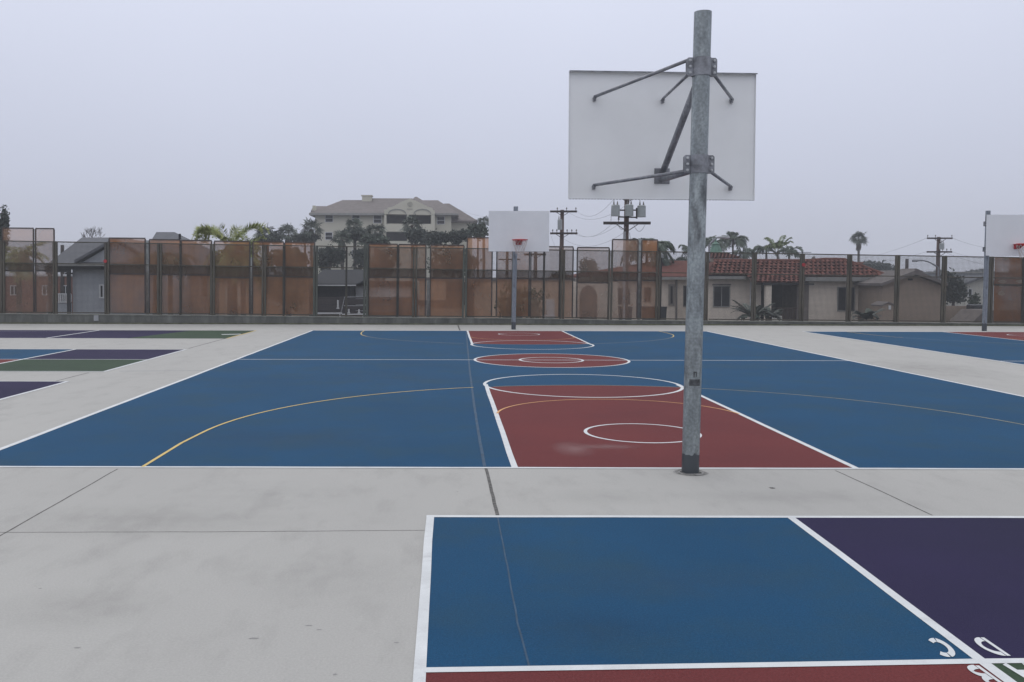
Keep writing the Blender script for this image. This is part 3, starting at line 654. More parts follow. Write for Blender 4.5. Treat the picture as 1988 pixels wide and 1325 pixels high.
# ------------------------------------------------------------------ buildings
GZ = -1.0
def part_box(nm, m, par, x0, x1, y0, y1, z0, z1, bevel=0): mb = MB(); mb.box(x0, x1, y0, y1, z0, z1); return mb.build(nm, m, par, bevel=bevel)
def hip(mb, x0, x1, y0, y1, ze, rx0, rx1, ry, zr, th=.12):
    a, b, c, d = (x0, y0, ze), (x1, y0, ze), (x1, y1, ze), (x0, y1, ze); e_, f_ = (rx0, ry, zr), (rx1, ry, zr)
    mb.face([a, b, f_, e_]); mb.face([c, d, e_, f_]); mb.face([b, c, f_]); mb.face([d, a, e_])
    lo = [(p[0], p[1], ze - th) for p in (a, b, c, d)]
    mb.face([lo[0], lo[1], b, a]); mb.face([lo[1], lo[2], c, b]); mb.face([lo[2], lo[3], d, c]); mb.face([lo[3], lo[0], a, d]); mb.face(lo[::-1])
def window(par, px0, px1, py0, py1, Y, fr=.06, panes=2, m=m_trim, name='window', glass=m_darkglass, horiz=False):
    a = P(px0, py1, Y); b = P(px1, py0, Y); x0, x1, z0, z1 = a.x, b.x, a.z, b.z
    g_ = MB(); g_.box(x0, x1, Y - .02, Y - .004, z0, z1); go = g_.build(name, glass, par)
    f_ = MB(); y0, y1 = Y - .07, Y - .021
    f_.box(x0 - fr, x0, y0, y1, z0 - fr, z1 + fr); f_.box(x1, x1 + fr, y0, y1, z0 - fr, z1 + fr); f_.box(x0, x1, y0, y1, z0 - fr, z0); f_.box(x0, x1, y0, y1, z1, z1 + fr)
    for k in range(1, panes):
        if horiz: z = z0 + (z1 - z0) * k / panes; f_.box(x0, x1, y0 + .02, y1 - .001, z - fr * .35, z + fr * .35)
        else: x = x0 + (x1 - x0) * k / panes; f_.box(x - fr * .35, x + fr * .35, y0 + .02, y1 - .001, z0, z1)
    f_.build('frame', m, go); return go
def tiled(mb, eL, eR, rL, rR, pitch=.27, row=.36, hgt=.10):
    """barrel tiles covering the sloped face eL-eR (eave) to rL-rR (ridge)"""
    eL, eR, rL, rR = [Vector(p) for p in (eL, eR, rL, rR)]
    mb.face([eL, eR, rR, rL], .45)  # bed tinted dark, painted shade between the tiles
    ex = (eR - eL).normalized(); nrm = ex.cross((rL + rR) / 2 - (eL + eR) / 2).normalized()
    if nrm.z < 0: nrm = -nrm
    up = nrm.cross(ex).normalized()
    if up.z < 0: up = -up
    H_ = (rL - eL).dot(up); n = max(1, int(H_ / row))
    lx0, lx1 = 0.0, (eR - eL).length; ux0, ux1 = (rL - eL).dot(ex), (rR - eL).dot(ex)
    for j in range(n):
        v0 = j * H_ / n; v1 = v0 + H_ / n * 1.08; t = (v0 + .5 * H_ / n) / H_
        a = lx0 + (ux0 - lx0) * t; b = lx1 + (ux1 - lx1) * t; k0 = math.ceil(a / pitch - .3); k1 = int(b / pitch + .3)
        for k in range(k0, k1):
            x = (k + .5 + .5 * (j % 2)) * pitch + ru(-.012, .012)
            if x < a or x > b: continue
            tn = ru(.55, 1.0) if rnd() > .12 else ru(.38, .6)
            dv = ru(-.03, .03)
            prev = None; N = 5
            for q in range(N + 1):
                an = math.pi * q / N; ox = x + math.cos(an) * pitch * .46; oh = math.sin(an) * hgt
                lo = eL + ex * ox + up * (v0 + dv) + nrm * (oh + .045); hi = eL + ex * (x + (ox - x) * .8) + up * min(v1, H_) + nrm * (oh * .8 + .008)
                if prev: mb.face([prev[0], lo, hi, prev[1]], tn)
                prev = (lo, hi)
            base_pt = eL + ex * x + up * (v0 + dv) + nrm * .01
            cap = [eL + ex * (x + math.cos(math.pi * q / N) * pitch * .46) + up * (v0 + dv) + nrm * (math.sin(math.pi * q / N) * hgt + .045) for q in range(N + 1)]
            mb.face(cap, .30)  # tile mouth closed with a dark tint as painted shade

# --- main red tiled house, right of the near pole
Y = 53.0
hs = empty('tiled_house', (P(1540, 600, Y).x, Y, GZ), 'low cream house with red tile roof and dark porch, right of near pole', 'house')
X = lambda px, Y=Y: P(px, 541, Y).x
wl = MB(); zt = P(1410, 536, Y).z; wl.box(X(1374), X(1478), Y, Y + 9, GZ, zt); wl.box(X(1571), X(1716), Y, Y + 9, GZ, zt); wl.box(X(1478), X(1571), Y + 2.6, Y + 9, GZ, zt); wl.build('wall', m_brick_l, hs)
dk = MB(); dk.box(X(1479), X(1570), Y + 2.5, Y + 2.59, GZ, P(1500, 546, Y).z); dk.build('porch_shade_wall', m_dark, hs)  # near-black sheet paints the shade inside the porch recess
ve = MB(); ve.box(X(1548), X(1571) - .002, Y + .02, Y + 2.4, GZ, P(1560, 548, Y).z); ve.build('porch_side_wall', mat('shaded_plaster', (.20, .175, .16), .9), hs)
zE = P(1420, 533.5, Y - .6).z; zE2 = P(1640, 537.5, Y - .6).z; RY = Y + 1.15; zR = P(1450, 508, RY).z; zR2 = P(1620, 506, RY).z
rf = MB()
tiled(rf, (X(1372, Y - .6), Y - .6, zE), (X(1566, Y - .6), Y - .6, zE2), (X(1385, RY), RY, zR), (X(1566, RY), RY, zR))
zP = P(1500, 549.5, Y - 1.9).z
tiled(rf, (X(1461, Y - 1.9), Y - 1.9, zP), (X(1556, Y - 1.9), Y - 1.9, zP), (X(1449, Y - .5), Y - .5, zE + .05), (X(1557, Y - .5), Y - .5, zE2 + .05))
tiled(rf, (X(1560, Y - .6), Y - .6, zE2), (X(1722, Y - .6), Y - .6, zE2), (X(1560, RY), RY, zR2), (X(1640, RY), RY, zR2))
tiled(rf, (X(1722, Y - .6), Y - .6, zE2), (X(1722, Y - .6), Y + 9, zE2), (X(1640, RY), RY, zR2), (X(1640, RY), Y + 7, zR2))
rf.face([(X(1385, RY), RY, zR), (X(1640, RY), RY, zR2), (X(1640, RY), Y + 7, zR2), (X(1385, RY), Y + 7, zR)], .5)
rf.face([(X(1372, Y - .6), Y - .6, zE), (X(1385, RY), RY, zR), (X(1372, Y - .6), Y + 9, zE)], .6)
rf.face([(X(1372, Y - .6), Y + 9, zE), (X(1385, RY), Y + 7, zR), (X(1640, RY), Y + 7, zR2), (X(1722, Y - .6), Y + 9, zE2)], .6)
ro = rf.build('roof', m_tile, hs)
rc = MB(); rc.tube([(X(1385, RY), RY, zR + .05), (X(1562, RY), RY, zR + .05), (X(1600, RY), RY, zR2 + .06), (X(1640, RY), RY, zR2 + .05)], .10, 8)
rc.tube([(X(1640, RY), RY, zR2 + .05), (X(1722, Y - .6), Y - .6, zE2 + .08)], .09, 8)
for px, py in ((1596, 506), (1618, 505)): c = P(px, py, RY); rc.tube([c - Vector((.15, 0, 0)), c + Vector((.2, 0, .03))], .12, 8)
rc.build('ridge_tiles', m_tile, ro)
fs = MB(); fs.box(X(1372, Y - .6), X(1448, Y - .6), Y - .62, Y - .5, zE - .26, zE - .10); fs.build('gutter', m_fascia_l, hs); fs = MB(); fs.box(X(1563, Y - .6), X(1722, Y - .6), Y - .62, Y - .5, zE2 - .26, zE2 - .03); fs.build('gutter', m_fascia_l, hs)
fs = MB(); fs.box(X(1372, Y - .6), X(1460, Y - .6), Y - .5, Y - .001, zE - .10, zE - .02); fs.box(X(1563), X(1722), Y - .5, Y - .001, zE2 - .12, zE2 - .04); fs.box(X(1461), X(1556), Y - 1.85, Y + 2.4, zP - .12, zP - .02); fs.build('soffit', m_dark, hs)
window(hs, 1385.5, 1415.5, 557, 595, Y, .05, 2, m_fascia_l); window(hs, 1626, 1658, 559, 603, Y, .05, 2, m_fascia_l)
aw = MB(); a = P(1383, 554, Y); b = P(1418, 553, Y); aw.box(a.x, b.x, Y - .14, Y - .001, a.z, a.z + .07); aw.build('window_hood', m_fascia, hs)
ds = MB(); a = P(1457, 548, Y - .05); ds.box(a.x - .03, a.x + .03, Y - .1, Y - .03, GZ, a.z); ds.build('downspout', m_trim, hs)
cl = MB(); a = P(1475, 552, Y - 1.8); cl.box(X(1467), X(1478) - .003, Y - 1.75, Y - 1.45, GZ, zP - .13); cl.build('porch_column', m_brick_l, hs)
rl = MB(); 
for px in range(1500, 1548, 3): a = P(px, 600, Y - .1); rl.box(a.x, a.x + .05, Y - .12, Y - .06, GZ, P(px, 599, Y).z)
rl.box(X(1500), X(1548) - .01, Y - .135, Y - .055, P(1500, 599, Y).z, P(1500, 597, Y).z); rl.build('porch_railing', m_brownwood, hs)
ch = MB(); Yc = Y + 5; a = P(1663, 524, Yc); b = P(1674, 512, Yc); ch.box(a.x, b.x, Yc, Yc + .5, a.z - 1, b.z); ch.box(a.x - .06, b.x + .06, Yc - .05, Yc + .55, b.z, b.z + .1); ch.build('chimney', m_brick, ro)
li = MB(); a = P(1477, 553, Y + .5); li.box(a.x, a.x + .05, Y + .5, Y + .55, a.z - .35, a.z); li.build('porch_lamp', m_lampgrey, hs)
pt = empty('planter', (P(1511, 620, 50).x, 50, GZ), 'pale square planter in front of the dark porch', 'planter')
part_box('pot', m_cream, pt, P(1504, 620, 50).x, P(1518.5, 620, 50).x, 50, 50.45, GZ, P(1510, 614, 50).z, bevel=.02)
mb = MB(); c = Vector((P(1511, 620, 50).x, 50.2, P(1510, 614, 50).z))
for k in range(26): d = Vector((ru(-1, 1), ru(-1, 1), ru(.4, 1.6))).normalized() * ru(.25, .6); mb.face([c, c + d * .6 + Vector((.03, 0, 0)), c + d, c + d * .6 - Vector((.03, 0, 0))])
mb.build('plant', m_leafs, pt)

# upper tiled roof with green cupola behind
Yb = 66
ub = empty('tiled_house', (P(1400, 600, Yb).x, Yb, GZ), 'tiled roof top with cream parapet and green cupola showing above the cream house', 'house')
Xb = lambda px: P(px, 541, Yb).x
part_box('wall', m_brick_l, ub, Xb(1378), Xb(1436), Yb, Yb + 6, GZ, P(1400, 503, Yb).z)
rf = MB(); tiled(rf, (Xb(1376), Yb - .4, P(1400, 503, Yb).z), (Xb(1439), Yb - .4, P(1400, 503, Yb).z), (Xb(1382), Yb + 2, P(1400, 492.5, Yb + 2).z), (Xb(1426), Yb + 2, P(1400, 492.5, Yb + 2).z)); rf.build('roof', m_tile, ub)
cu = empty('cupola', (P(1391.5, 490, 70).x, 70, GZ), 'small green copper cupola with finial on a cream base above the tiled roofs', 'cupola')
def ring_stack(prof, c, n=8):
    mb = MB(); prev = None
    for r, z in prof:
        cur = [(c.x + r * math.cos(2 * math.pi * (k + .5) / n), c.y + r * math.sin(2 * math.pi * (k + .5) / n), z) for k in range(n)]
        if prev:
            for k in range(n): mb.face([prev[k], prev[(k + 1) % n], cur[(k + 1) % n], cur[k]])
        prev = cur
    mb.face(prev); return mb
c = Vector((P(1391.5, 490, 70).x, 70.3, 0)); zz = lambda py: P(1391, py, 70.3).z
ring_stack([(.62, GZ), (.62, zz(491)), (.50, zz(490)), (.30, zz(477)), (.28, zz(476))], c).build('dome', m_green_cop, cu)
ring_stack([(.20, zz(476.5)), (.20, zz(475.5)), (.34, zz(475)), (.20, zz(472)), (.07, zz(470)), (.05, zz(464)), (.01, zz(463))], c).build('finial', m_green_cop, cu)
mb = MB(); mb.box(c.x - .75, c.x + .75, 69.6, 71, zz(492.5), zz(490.2)); mb.build('cornice', m_cream, cu)
mb = MB(); mb.box(c.x - .55, c.x + .55, 69.68, 70.9, GZ, zz(492.5)); mb.build('tower_base', m_cream, cu)

# --- left tiled house seen partly through screens
Y = 56.0
h2 = empty('flat_wing_house', (P(1280, 600, Y).x, Y, GZ), 'cream house with shallow red tiled roof and narrow windows, left of the near pole', 'house')
X2 = lambda px, Y=Y: P(px, 541, Y).x
part_box('wall', m_brick_l, h2, X2(1135), X2(1366), Y, Y + 9, GZ, P(1300, 541, Y).z)
zE = P(1300, 536.5, Y - .5).z; RY = Y + 4.5; zR = P(1320, 506.5, RY).z; rf = MB()
m_tile_f = mat('fine_clay_tile', (.19, .075, .058), .9, spec=.15, scale=5, c2=(.12, .045, .038), fine=.2, fscale=14)
hip(rf, X2(1128, Y - .5), X2(1372, Y - .5), Y - .5, Y + 9.5, zE, X2(1275, RY), X2(1366, RY), RY, zR); rf.build('roof', m_tile_f, h2)
mb = MB()
mb.box(X2(1128, Y - .5), X2(1372, Y - .5), Y - .58, Y - .5, zE - .22, zE - .05); mb.build('gutter', m_fascia_l, h2)
window(h2, 1301, 1306, 556, 590, Y, .12, 1, mat('window_surround', (.22, .2, .18), .8)); window(h2, 1327.5, 1352, 557, 594, Y, .06, 2, m_fascia)
window(h2, 1193, 1222, 561, 590, Y, .05, 2, m_fascia); window(h2, 1252, 1262, 560, 584, Y, .05, 2, m_fascia)
mb = MB(); a = P(1313, 545, Y); mb.tube([(a.x, Y - .08, GZ), (a.x, Y - .08, zE - .2)], .06, 8); mb.build('drain_pipe', m_fascia, h2)
for px in (1216, 1262, 1283):
    t = MB(); bx0 = P(px, 596, 50)
    bn = empty('wheelie_bin', (bx0.x, 50, GZ), {1216: 'dark bin behind the screen under the wide window', 1262: 'dark bin behind the second tall screen section', 1283: 'dark bin by the fence post right of the screens'}[px], 'bin')
    t.prism([(bx0.x - .28, 50, GZ), (bx0.x + .28, 50, GZ), (bx0.x + .33, 50, bx0.z - .06), (bx0.x - .33, 50, bx0.z - .06)], (0, .6, 0)); t.build('body', m_darkroof, bn)
    t = MB(); t.prism([(bx0.x - .35, 49.97, bx0.z - .057), (bx0.x + .35, 49.97, bx0.z - .057), (bx0.x + .33, 49.97, bx0.z), (bx0.x - .33, 49.97, bx0.z)], (0, .68, 0)); t.build('lid', m_darkroof, bn)

# --- tan gabled garage and low wall at right
Y = 50.0
gr = empty('garage', (P(1770, 600, Y).x, Y, GZ), 'plain tan stucco garage with low brown gable roof, right of the tiled house', 'garage')
Xg = lambda px, Y=Y: P(px, 541, Y).x
zl = P(1714, 553, Y).z; zr_ = P(1828, 554, Y).z; za = P(1772, 534, Y).z
mb = MB(); mb.prism([(Xg(1714), Y, GZ), (Xg(1827), Y, GZ), (Xg(1827), Y, zr_), (Xg(1772), Y, za), (Xg(1714), Y, zl)], (0, 8, 0)); mb.build('wall', m_stucco_t, gr)
mb = MB(); t = .16
for (x0, z0, x1, z1) in ((Xg(1704), P(1704, 556, Y).z, Xg(1772), za), (Xg(1833), P(1833, 556, Y).z, Xg(1772), za)):
    mb.prism([(x0, Y - .4, z0 + .02), (x1, Y - .4, z1 + .02), (x1, Y - .4, z1 + t + .1), (x0, Y - .4, z0 + t)], (0, 8.8, 0))
mb.build('roof', m_aptroof, gr)
mb = MB(); c = P(1767, 543, Y); mb.box(c.x - .13, c.x + .13, Y - .03, Y - .002, c.z - .05, c.z + .05); mb.build('vent', m_dark, gr)
sh = empty('small_shed', (P(1723, 600, 48.5).x, 48.5, GZ), 'small tan lean-to against the garage wall with a pale notice', 'shed')
mb = MB(); a = P(1713, 593, 48.5); b = P(1735, 593, 48.5); mb.prism([(a.x, 48.5, GZ), (b.x, 48.5, GZ), (b.x, 48.5, a.z - .02), ((a.x + b.x) / 2, 48.5, a.z + .12), (a.x, 48.5, a.z - .05)], (0, 1.2, 0)); mb.build('wall', m_stucco_t, sh)
mb = MB(); mb.prism([(a.x - .05, 48.44, a.z - .05), ((a.x + b.x) / 2, 48.44, a.z + .125), ((a.x + b.x) / 2, 48.44, a.z + .19), (a.x - .05, 48.44, a.z + .01)][::-1], (0, 1.3, 0)); mb.prism([((a.x + b.x) / 2, 48.44, a.z + .125), (b.x + .05, 48.44, a.z - .03), (b.x + .05, 48.44, a.z + .03), ((a.x + b.x) / 2, 48.44, a.z + .19)][::-1], (0, 1.3, 0)); mb.build('roof', m_aptroof, sh); mb = MB(); c = P(1726.5, 597, 48.5); mb.box(c.x - .05, c.x + .07, 48.46, 48.495, c.z - .12, c.z + .1); mb.build('notice', m_trim, sh)
rh = empty('brown_house', (P(1762, 600, 60).x, 60, GZ), 'brown shingle roof rising behind the tan garage', 'house')
mb = MB(); a = P(1718, 533, 60); b = P(1795, 533, 60); zr3 = P(1760, 526, 63).z; hip(mb, a.x - 1.5, b.x + .4, 60, 68, a.z - .1, P(1728, 526, 63).x, P(1778, 526, 63).x, 63.5, zr3); mb.build('roof', m_aptroof, rh)
mb = MB(); mb.box(a.x - 1, b.x, 60.5, 67.5, GZ, a.z - .24); mb.build('wall', m_stucco_t, rh)
mb = MB(); c = P(1779, 530, 60); mb.prism([(c.x, 61, c.z), (c.x + 1.1, 61, c.z + .05), (c.x + .5, 61, c.z + .30)], (0, 2, 0)); mb.build('dormer', m_aptroof, rh)
lw = empty('garden_wall', (P(1870, 600, 47).x, 47, GZ), 'low tan garden wall stepping down beside the garage', 'wall')
mb = MB(); a = P(1834, 594.5, 47); b = P(1892, 596, 47); mb.box(a.x, b.x, 47, 47.25, GZ, a.z); mb.build('wall_face', m_stucco_t, lw)
mb = MB(); c = P(1866, 624, 44); d = P(1912, 603, 44); mb.prism([(c.x, 44, GZ), (d.x + 2, 44, GZ), (d.x + 2, 44, d.z + .02), (d.x, 44, d.z)], (0, 2, 0)); mb.build('shaded_ramp_wall', mat('shaded_stucco', (.13, .11, .10), .9), lw)  # sloping shading on the tan wall, put in as a darker wedge
wh = empty('white_house', (P(1890, 600, 75).x, 75, GZ), 'small white gabled house in the distance left of the right hoop', 'house')
mb = MB(); a = P(1875, 552, 75); b = P(1925, 552, 75); zc_ = P(1900, 545, 75).z; mb.prism([(a.x, 75, GZ), (b.x, 75, GZ), (b.x, 75, a.z), ((a.x + b.x) / 2 + .3, 75, zc_ + .25), (a.x, 75, a.z)], (0, 7, 0)); mb.build('wall', m_cream, wh)
mb = MB(); hm = (a.x + b.x) / 2 + .3
for sx, ex_ in ((a.x - .4, hm), (b.x + .4, hm)): mb.prism([(sx, 74.6, a.z - .1), (ex_, 74.6, zc_ + .27), (ex_, 74.6, zc_ + .42), (sx, 74.6, a.z + .06)], (0, 7.8, 0))
mb.build('roof', m_greyroof, wh); window(wh, 1880, 1886, 562, 575, 75, .06, 1)
fw = empty('white_building', (P(1900, 600, 110).x, 110, GZ), 'long pale flat building far behind the right hoop', 'building')
a = P(1850, 541, 110); b = P(2050, 541, 110); part_box('wall', m_siding, fw, a.x, b.x, 110, 118, GZ, P(1900, 531, 110).z); part_box('roof', m_fascia_l, fw, a.x - .3, b.x + .3, 109.7, 118.3, P(1900, 531, 110).z + .002, P(1900, 528, 110).z)
cr = empty('covered_cart', (P(1902, 600, 46).x, 46, GZ), 'dark covered cart on wheels beside the garden wall near the right hoop', 'cart')
c = P(1899, 600, 46); mb = MB(); mb.box(c.x - .3, c.x + .6, 46, 46.6, c.z - .1, c.z + .22); mb.build('body', m_car, cr, bevel=.08)
for dx in (-.2, .5): mb = MB(); mb.tube([(c.x + dx, 45.98, c.z - .18), (c.x + dx, 45.9, c.z - .18)], .13, 16); mb.build('wheel', m_black, cr)
for dx in (-.25, .5): mb = MB(); mb.box(c.x + dx, c.x + dx + .05, 46.1, 46.15, GZ, c.z - .1); mb.build('leg', m_black, cr)

# --- long beige building behind the orange screens
Y = 46.0
bb = empty('beige_building', (P(960, 600, Y).x, Y, GZ), 'long flat roofed peach stucco building behind the orange screens near the middle hoop', 'building')
a = P(814, 545, Y); b = P(1112, 547, Y); part_box('wall', m_orangewall, bb, a.x, b.x, Y, Y + 9, GZ, a.z); part_box('roof_edge', m_fascia, bb, a.x - .1, b.x + .1, Y - .1, Y + 9.1, a.z + .002, a.z + .16)
for px0, px1, py0, py1 in ((866, 903, 548, 583), (905, 921, 548, 618)): c = P(px0, py1, Y); d = P(px1, py0, Y); part_box('doorway', m_brownwood, bb, c.x, d.x, Y - .05, Y - .002, c.z, d.z)
c = P(905, 546, Y); d = P(935, 558, Y); mb = MB(); mb.prism([(c.x, Y - .8, c.z), (d.x, Y - .8, c.z), (c.x + .1, Y - .8, d.z)], (0, .78, 0)); mb.build('canopy', m_brownwood, bb)
mb = MB(); a = P(812, 583, Y - .2); b = P(905, 583, Y - .2); mb.box(a.x, b.x, Y - .25, Y - .07, P(812, 592, Y).z, P(812, 583, Y).z); mb.build('band', m_brownwood, bb)
mb = MB(); a = P(1120, 540, 52); wb = empty('arched_annex', (a.x, 52, GZ), 'beige annex with a dark archway seen through the paler screens', 'building')
a = P(1086, 548, 52); b = P(1200, 548, 52); mb = MB(); mb.box(a.x, b.x, 52, 55.9, GZ, a.z); mb.build('wall', m_brick_l, wb)
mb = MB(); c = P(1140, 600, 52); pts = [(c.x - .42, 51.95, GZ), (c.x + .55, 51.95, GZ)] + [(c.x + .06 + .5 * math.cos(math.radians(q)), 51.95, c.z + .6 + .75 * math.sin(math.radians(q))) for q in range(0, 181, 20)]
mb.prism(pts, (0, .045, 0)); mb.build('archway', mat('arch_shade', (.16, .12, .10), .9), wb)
mb = MB(); c = P(1065, 612, 44); wk = empty('white_cart', (c.x, 44, GZ), 'small white cart behind the screen right of the middle hoop', 'cart')
mb.box(c.x - .3, c.x + .35, 44, 44.6, c.z - .15, c.z - .05); mb.box(c.x - .1, c.x + .3, 44.1, 44.5, c.z - .05, c.z + .75); mb.build('body', m_trim, wk)
for dx in (-.2, .25): mb = MB(); mb.tube([(c.x + dx, 43.98, GZ + .12), (c.x + dx, 43.92, GZ + .12)], .12, 12); mb.build('wheel', m_black, wk)
mb = MB(); mb.box(c.x - .25, c.x + .3, 44.05, 44.1, GZ + .2, c.z - .15); mb.build('side_panel', m_trim, wk)

# --- dark shed, white trimmed roof and board fence seen in the clear bay left of centre
Y = 45.0
ds_ = empty('dark_shed', (P(655, 600, Y).x, Y, GZ), 'dark grey outbuilding with white roof edge seen through the clear mesh bay', 'shed')
a = P(600, 554, Y); b = P(692, 555, Y); z1 = a.z; part_box('wall', m_darkroof, ds_, a.x, b.x - .3, Y, Y + 6, GZ, z1)
mb = MB(); c = P(604, 526, Y + 5); mb.prism([(a.x, Y - .3, z1 + .002), (b.x, Y - .3, z1 + .002), (b.x + 1.2, Y + 5, c.z), (a.x, Y + 5, c.z)], (0, 0, .06)); mb.build('roof', m_darkroof, ds_)
mb = MB(); mb.box(a.x, b.x, Y - .34, Y - .302, z1 - .03, z1 + .03); mb.build('roof_edge', m_trim, ds_)
wbx = empty('white_outbuilding', (P(740, 600, 47).x, 47, GZ), 'long white walled outbuilding right of the dark shed behind the first orange screen', 'building')
a = P(690, 555.5, 47); b = P(798, 557, 47); part_box('wall', m_trim, wbx, a.x, b.x, 47.1, 52, GZ, a.z); part_box('roof', m_darkroof, wbx, a.x - .1, b.x + .1, 46.9, 52.2, a.z + .002, P(740, 546, 47).z)
bf = empty('board_fence', (P(700, 600, 42).x, 42, GZ), 'dark brown horizontal board fence in front of the dark shed', 'fence')
a = P(606, 577, 42); b = P(812, 577, 42)
for k in range(7): z0 = GZ + k * .28; z1 = min(z0 + .262, a.z); part_box('board', m_darkwood, bf, a.x, b.x, 42, 42.05, z0, z1)
for px in (612, 668, 716, 770, 808): c = P(px, 576, 42); part_box('post', m_darkwood, bf, c.x - .05, c.x + .05, 42.051, 42.15, GZ, c.z)
a = P(606, 608.5, 41); b = P(664, 608.5, 41); c = P(712, 610, 41)
rlx = empty('white_rail', (a.x, 41, GZ), 'thin white rail low in the clear mesh bay', 'rail'); mb = MB(); mb.beam(a, b, .06, .07); mb.beam(b + Vector((0, 0, -.05)), c, .06, .05); mb.build('bar', m_trim, rlx)
for px in (612, 660, 705): d = P(px, 610, 41); mb = MB(); mb.beam((d.x, 41, GZ), (d.x, 41, d.z), .05, .05); mb.build('leg', m_trim, rlx)
gd = empty('gate_frame', (P(688, 600, 41.5).x, 41.5, GZ), 'light sloped gate frame of grey tube in the clear mesh bay', 'gate')
mb = MB(); p0, p1, p2 = P(662, 608, 41.5), P(669, 577, 41.5), P(712, 577, 41.5); mb.tube([p0, p1], .02, 6); mb.tube([p1, p2], .02, 6); mb.tube([P(668, 594, 41.5), P(712, 594, 41.5)], .015, 6); mb.build('frame', m_lampgrey, gd)
for px, y0, y1 in ((656, 583, 598), (677, 600, 607), (697, 601, 607)):
    a = P(px, y0, 41.4); b = P(px, y1, 41.4); so_ = MB(); so_.tube([a, b], .035, 8); so_.tube([b, b + Vector((0, 0, -.04))], .07, 8)
    if px == 656: o = so_.build('pale_tube_lamp', m_trim); tag(o, 'short upright white tube light on the board fence', 'lamp')
    else: o = so_.build('white_spindle', m_trim); tag(o, 'small white spindle on the board fence, ' + ('left of the pair' if px == 677 else 'right of the pair'), 'spindle', 'white spindles on the board fence')

# --- grey house with porch at left
Y = 47.0
gh = empty('grey_house', (P(200, 600, Y).x, Y, GZ), 'grey siding house with gabled porch roof and white railing at the left', 'house')
X3 = lambda px, Y=Y: P(px, 541, Y).x
ztp = P(200, 512, Y).z
mb = MB(); n = int((ztp - GZ) / .13)
for k in range(n):
    z0 = GZ + k * .13; mb.face([(X3(141), Y - .022, z0), (X3(300), Y - .022, z0), (X3(300), Y, z0 + .13), (X3(141), Y, z0 + .13)]); mb.face([(X3(141), Y, z0), (X3(300), Y, z0), (X3(300), Y - .022, z0), (X3(141), Y - .022, z0)])
mb.box(X3(141), X3(300), Y + .003, Y + 9, GZ, ztp); mb.build('wall', m_siding, gh)
mb = MB(); gx0, gx1 = X3(146, Y - .5), X3(302, Y - .5); ga = P(224, 467, Y - .5)
mb.prism([(gx0 + .3, Y - .3, ztp + .06), (gx1 - .3, Y - .3, ztp + .06), (ga.x, Y - .3, ga.z - .1)], (0, 4, 0)); mb.build('gable', m_siding, gh)
mb = MB()
for sx in (gx0, gx1): mb.prism([(sx, Y - .6, ztp + .02), (ga.x, Y - .6, ga.z), (ga.x, Y - .6, ga.z + .14), (sx + (.0), Y - .6, ztp + .16)], (0, 5, 0))
mb.build('gable_roof', m_greyroof, gh)
mb = MB(); zl_ = P(112, 513, Y).z; RYg = Y + 4.5; hip(mb, X3(92, Y - .6), X3(305), Y - .6, Y + 10, zl_, P(159, 461, RYg).x, P(250, 462, RYg).x, RYg, P(200, 461.5, RYg).z); mb.build('roof', m_greyroof, gh)
mb = MB(); mb.box(X3(92, Y - .6), gx1, Y - .74, Y - .6, ztp - .14, ztp + .0); mb.build('gutter', m_fascia_l, gh)
mb = MB(); mb.box(X3(92), X3(141) - .02, Y - .3, Y - .1, P(120, 529, Y).z, ztp - .15); mb.box(X3(141), X3(203), Y - .5, Y - .03, ztp - .32, ztp - .15); mb.build('porch_beam', m_dark, gh)
for px in (134, 97): c = P(px, 570, Y - .2); mb = MB(); mb.box(c.x - .08, c.x + .08, Y - .28, Y - .12, GZ, P(px, 529, Y).z); mb.box(c.x - .16, c.x + .16, Y - .29, Y - .11, P(px, 533, Y).z, P(px, 529.5, Y).z); mb.build('porch_post', m_dark, gh)
mb = MB(); x = X3(96)
while x < X3(140): mb.box(x, x + .055, Y - .2, Y - .15, P(120, 586, Y).z, P(120, 572, Y).z); x += .105
mb.box(X3(94), X3(141) - .03, Y - .22, Y - .13, P(120, 572, Y).z, P(120, 570, Y).z); mb.box(X3(94), X3(141) - .03, Y - .22, Y - .13, P(120, 588, Y).z, P(120, 586, Y).z); mb.build('porch_railing', m_trim, gh)
mb = MB(); mb.box(X3(92), X3(141) - .03, Y - .16, Y - .02, GZ, P(120, 589, Y).z); mb.build('porch_base', m_siding, gh)
window(gh, 196, 200, 555, 577, Y - .03, .07, 1); window(gh, 222, 226, 476, 482, Y - .32, .04, 1)
bv = empty('brick_building', (P(60, 590, 60).x, 60, GZ), 'low reddish brick building behind the first tall screens at the left edge', 'building')
a = P(-60, 541, 60); b = P(133, 541, 60); part_box('wall', m_brick, bv, a.x, b.x, 60, 66, GZ, P(60, 537, 60).z); part_box('roof_edge', m_trim, bv, a.x - .1, b.x + .1, 59.9, 66.1, P(60, 537, 60).z + .002, P(60, 533, 60).z)
for px in (22, 84, 122): window(bv, px, px + 12, 556, 572, 60, .06, 2)

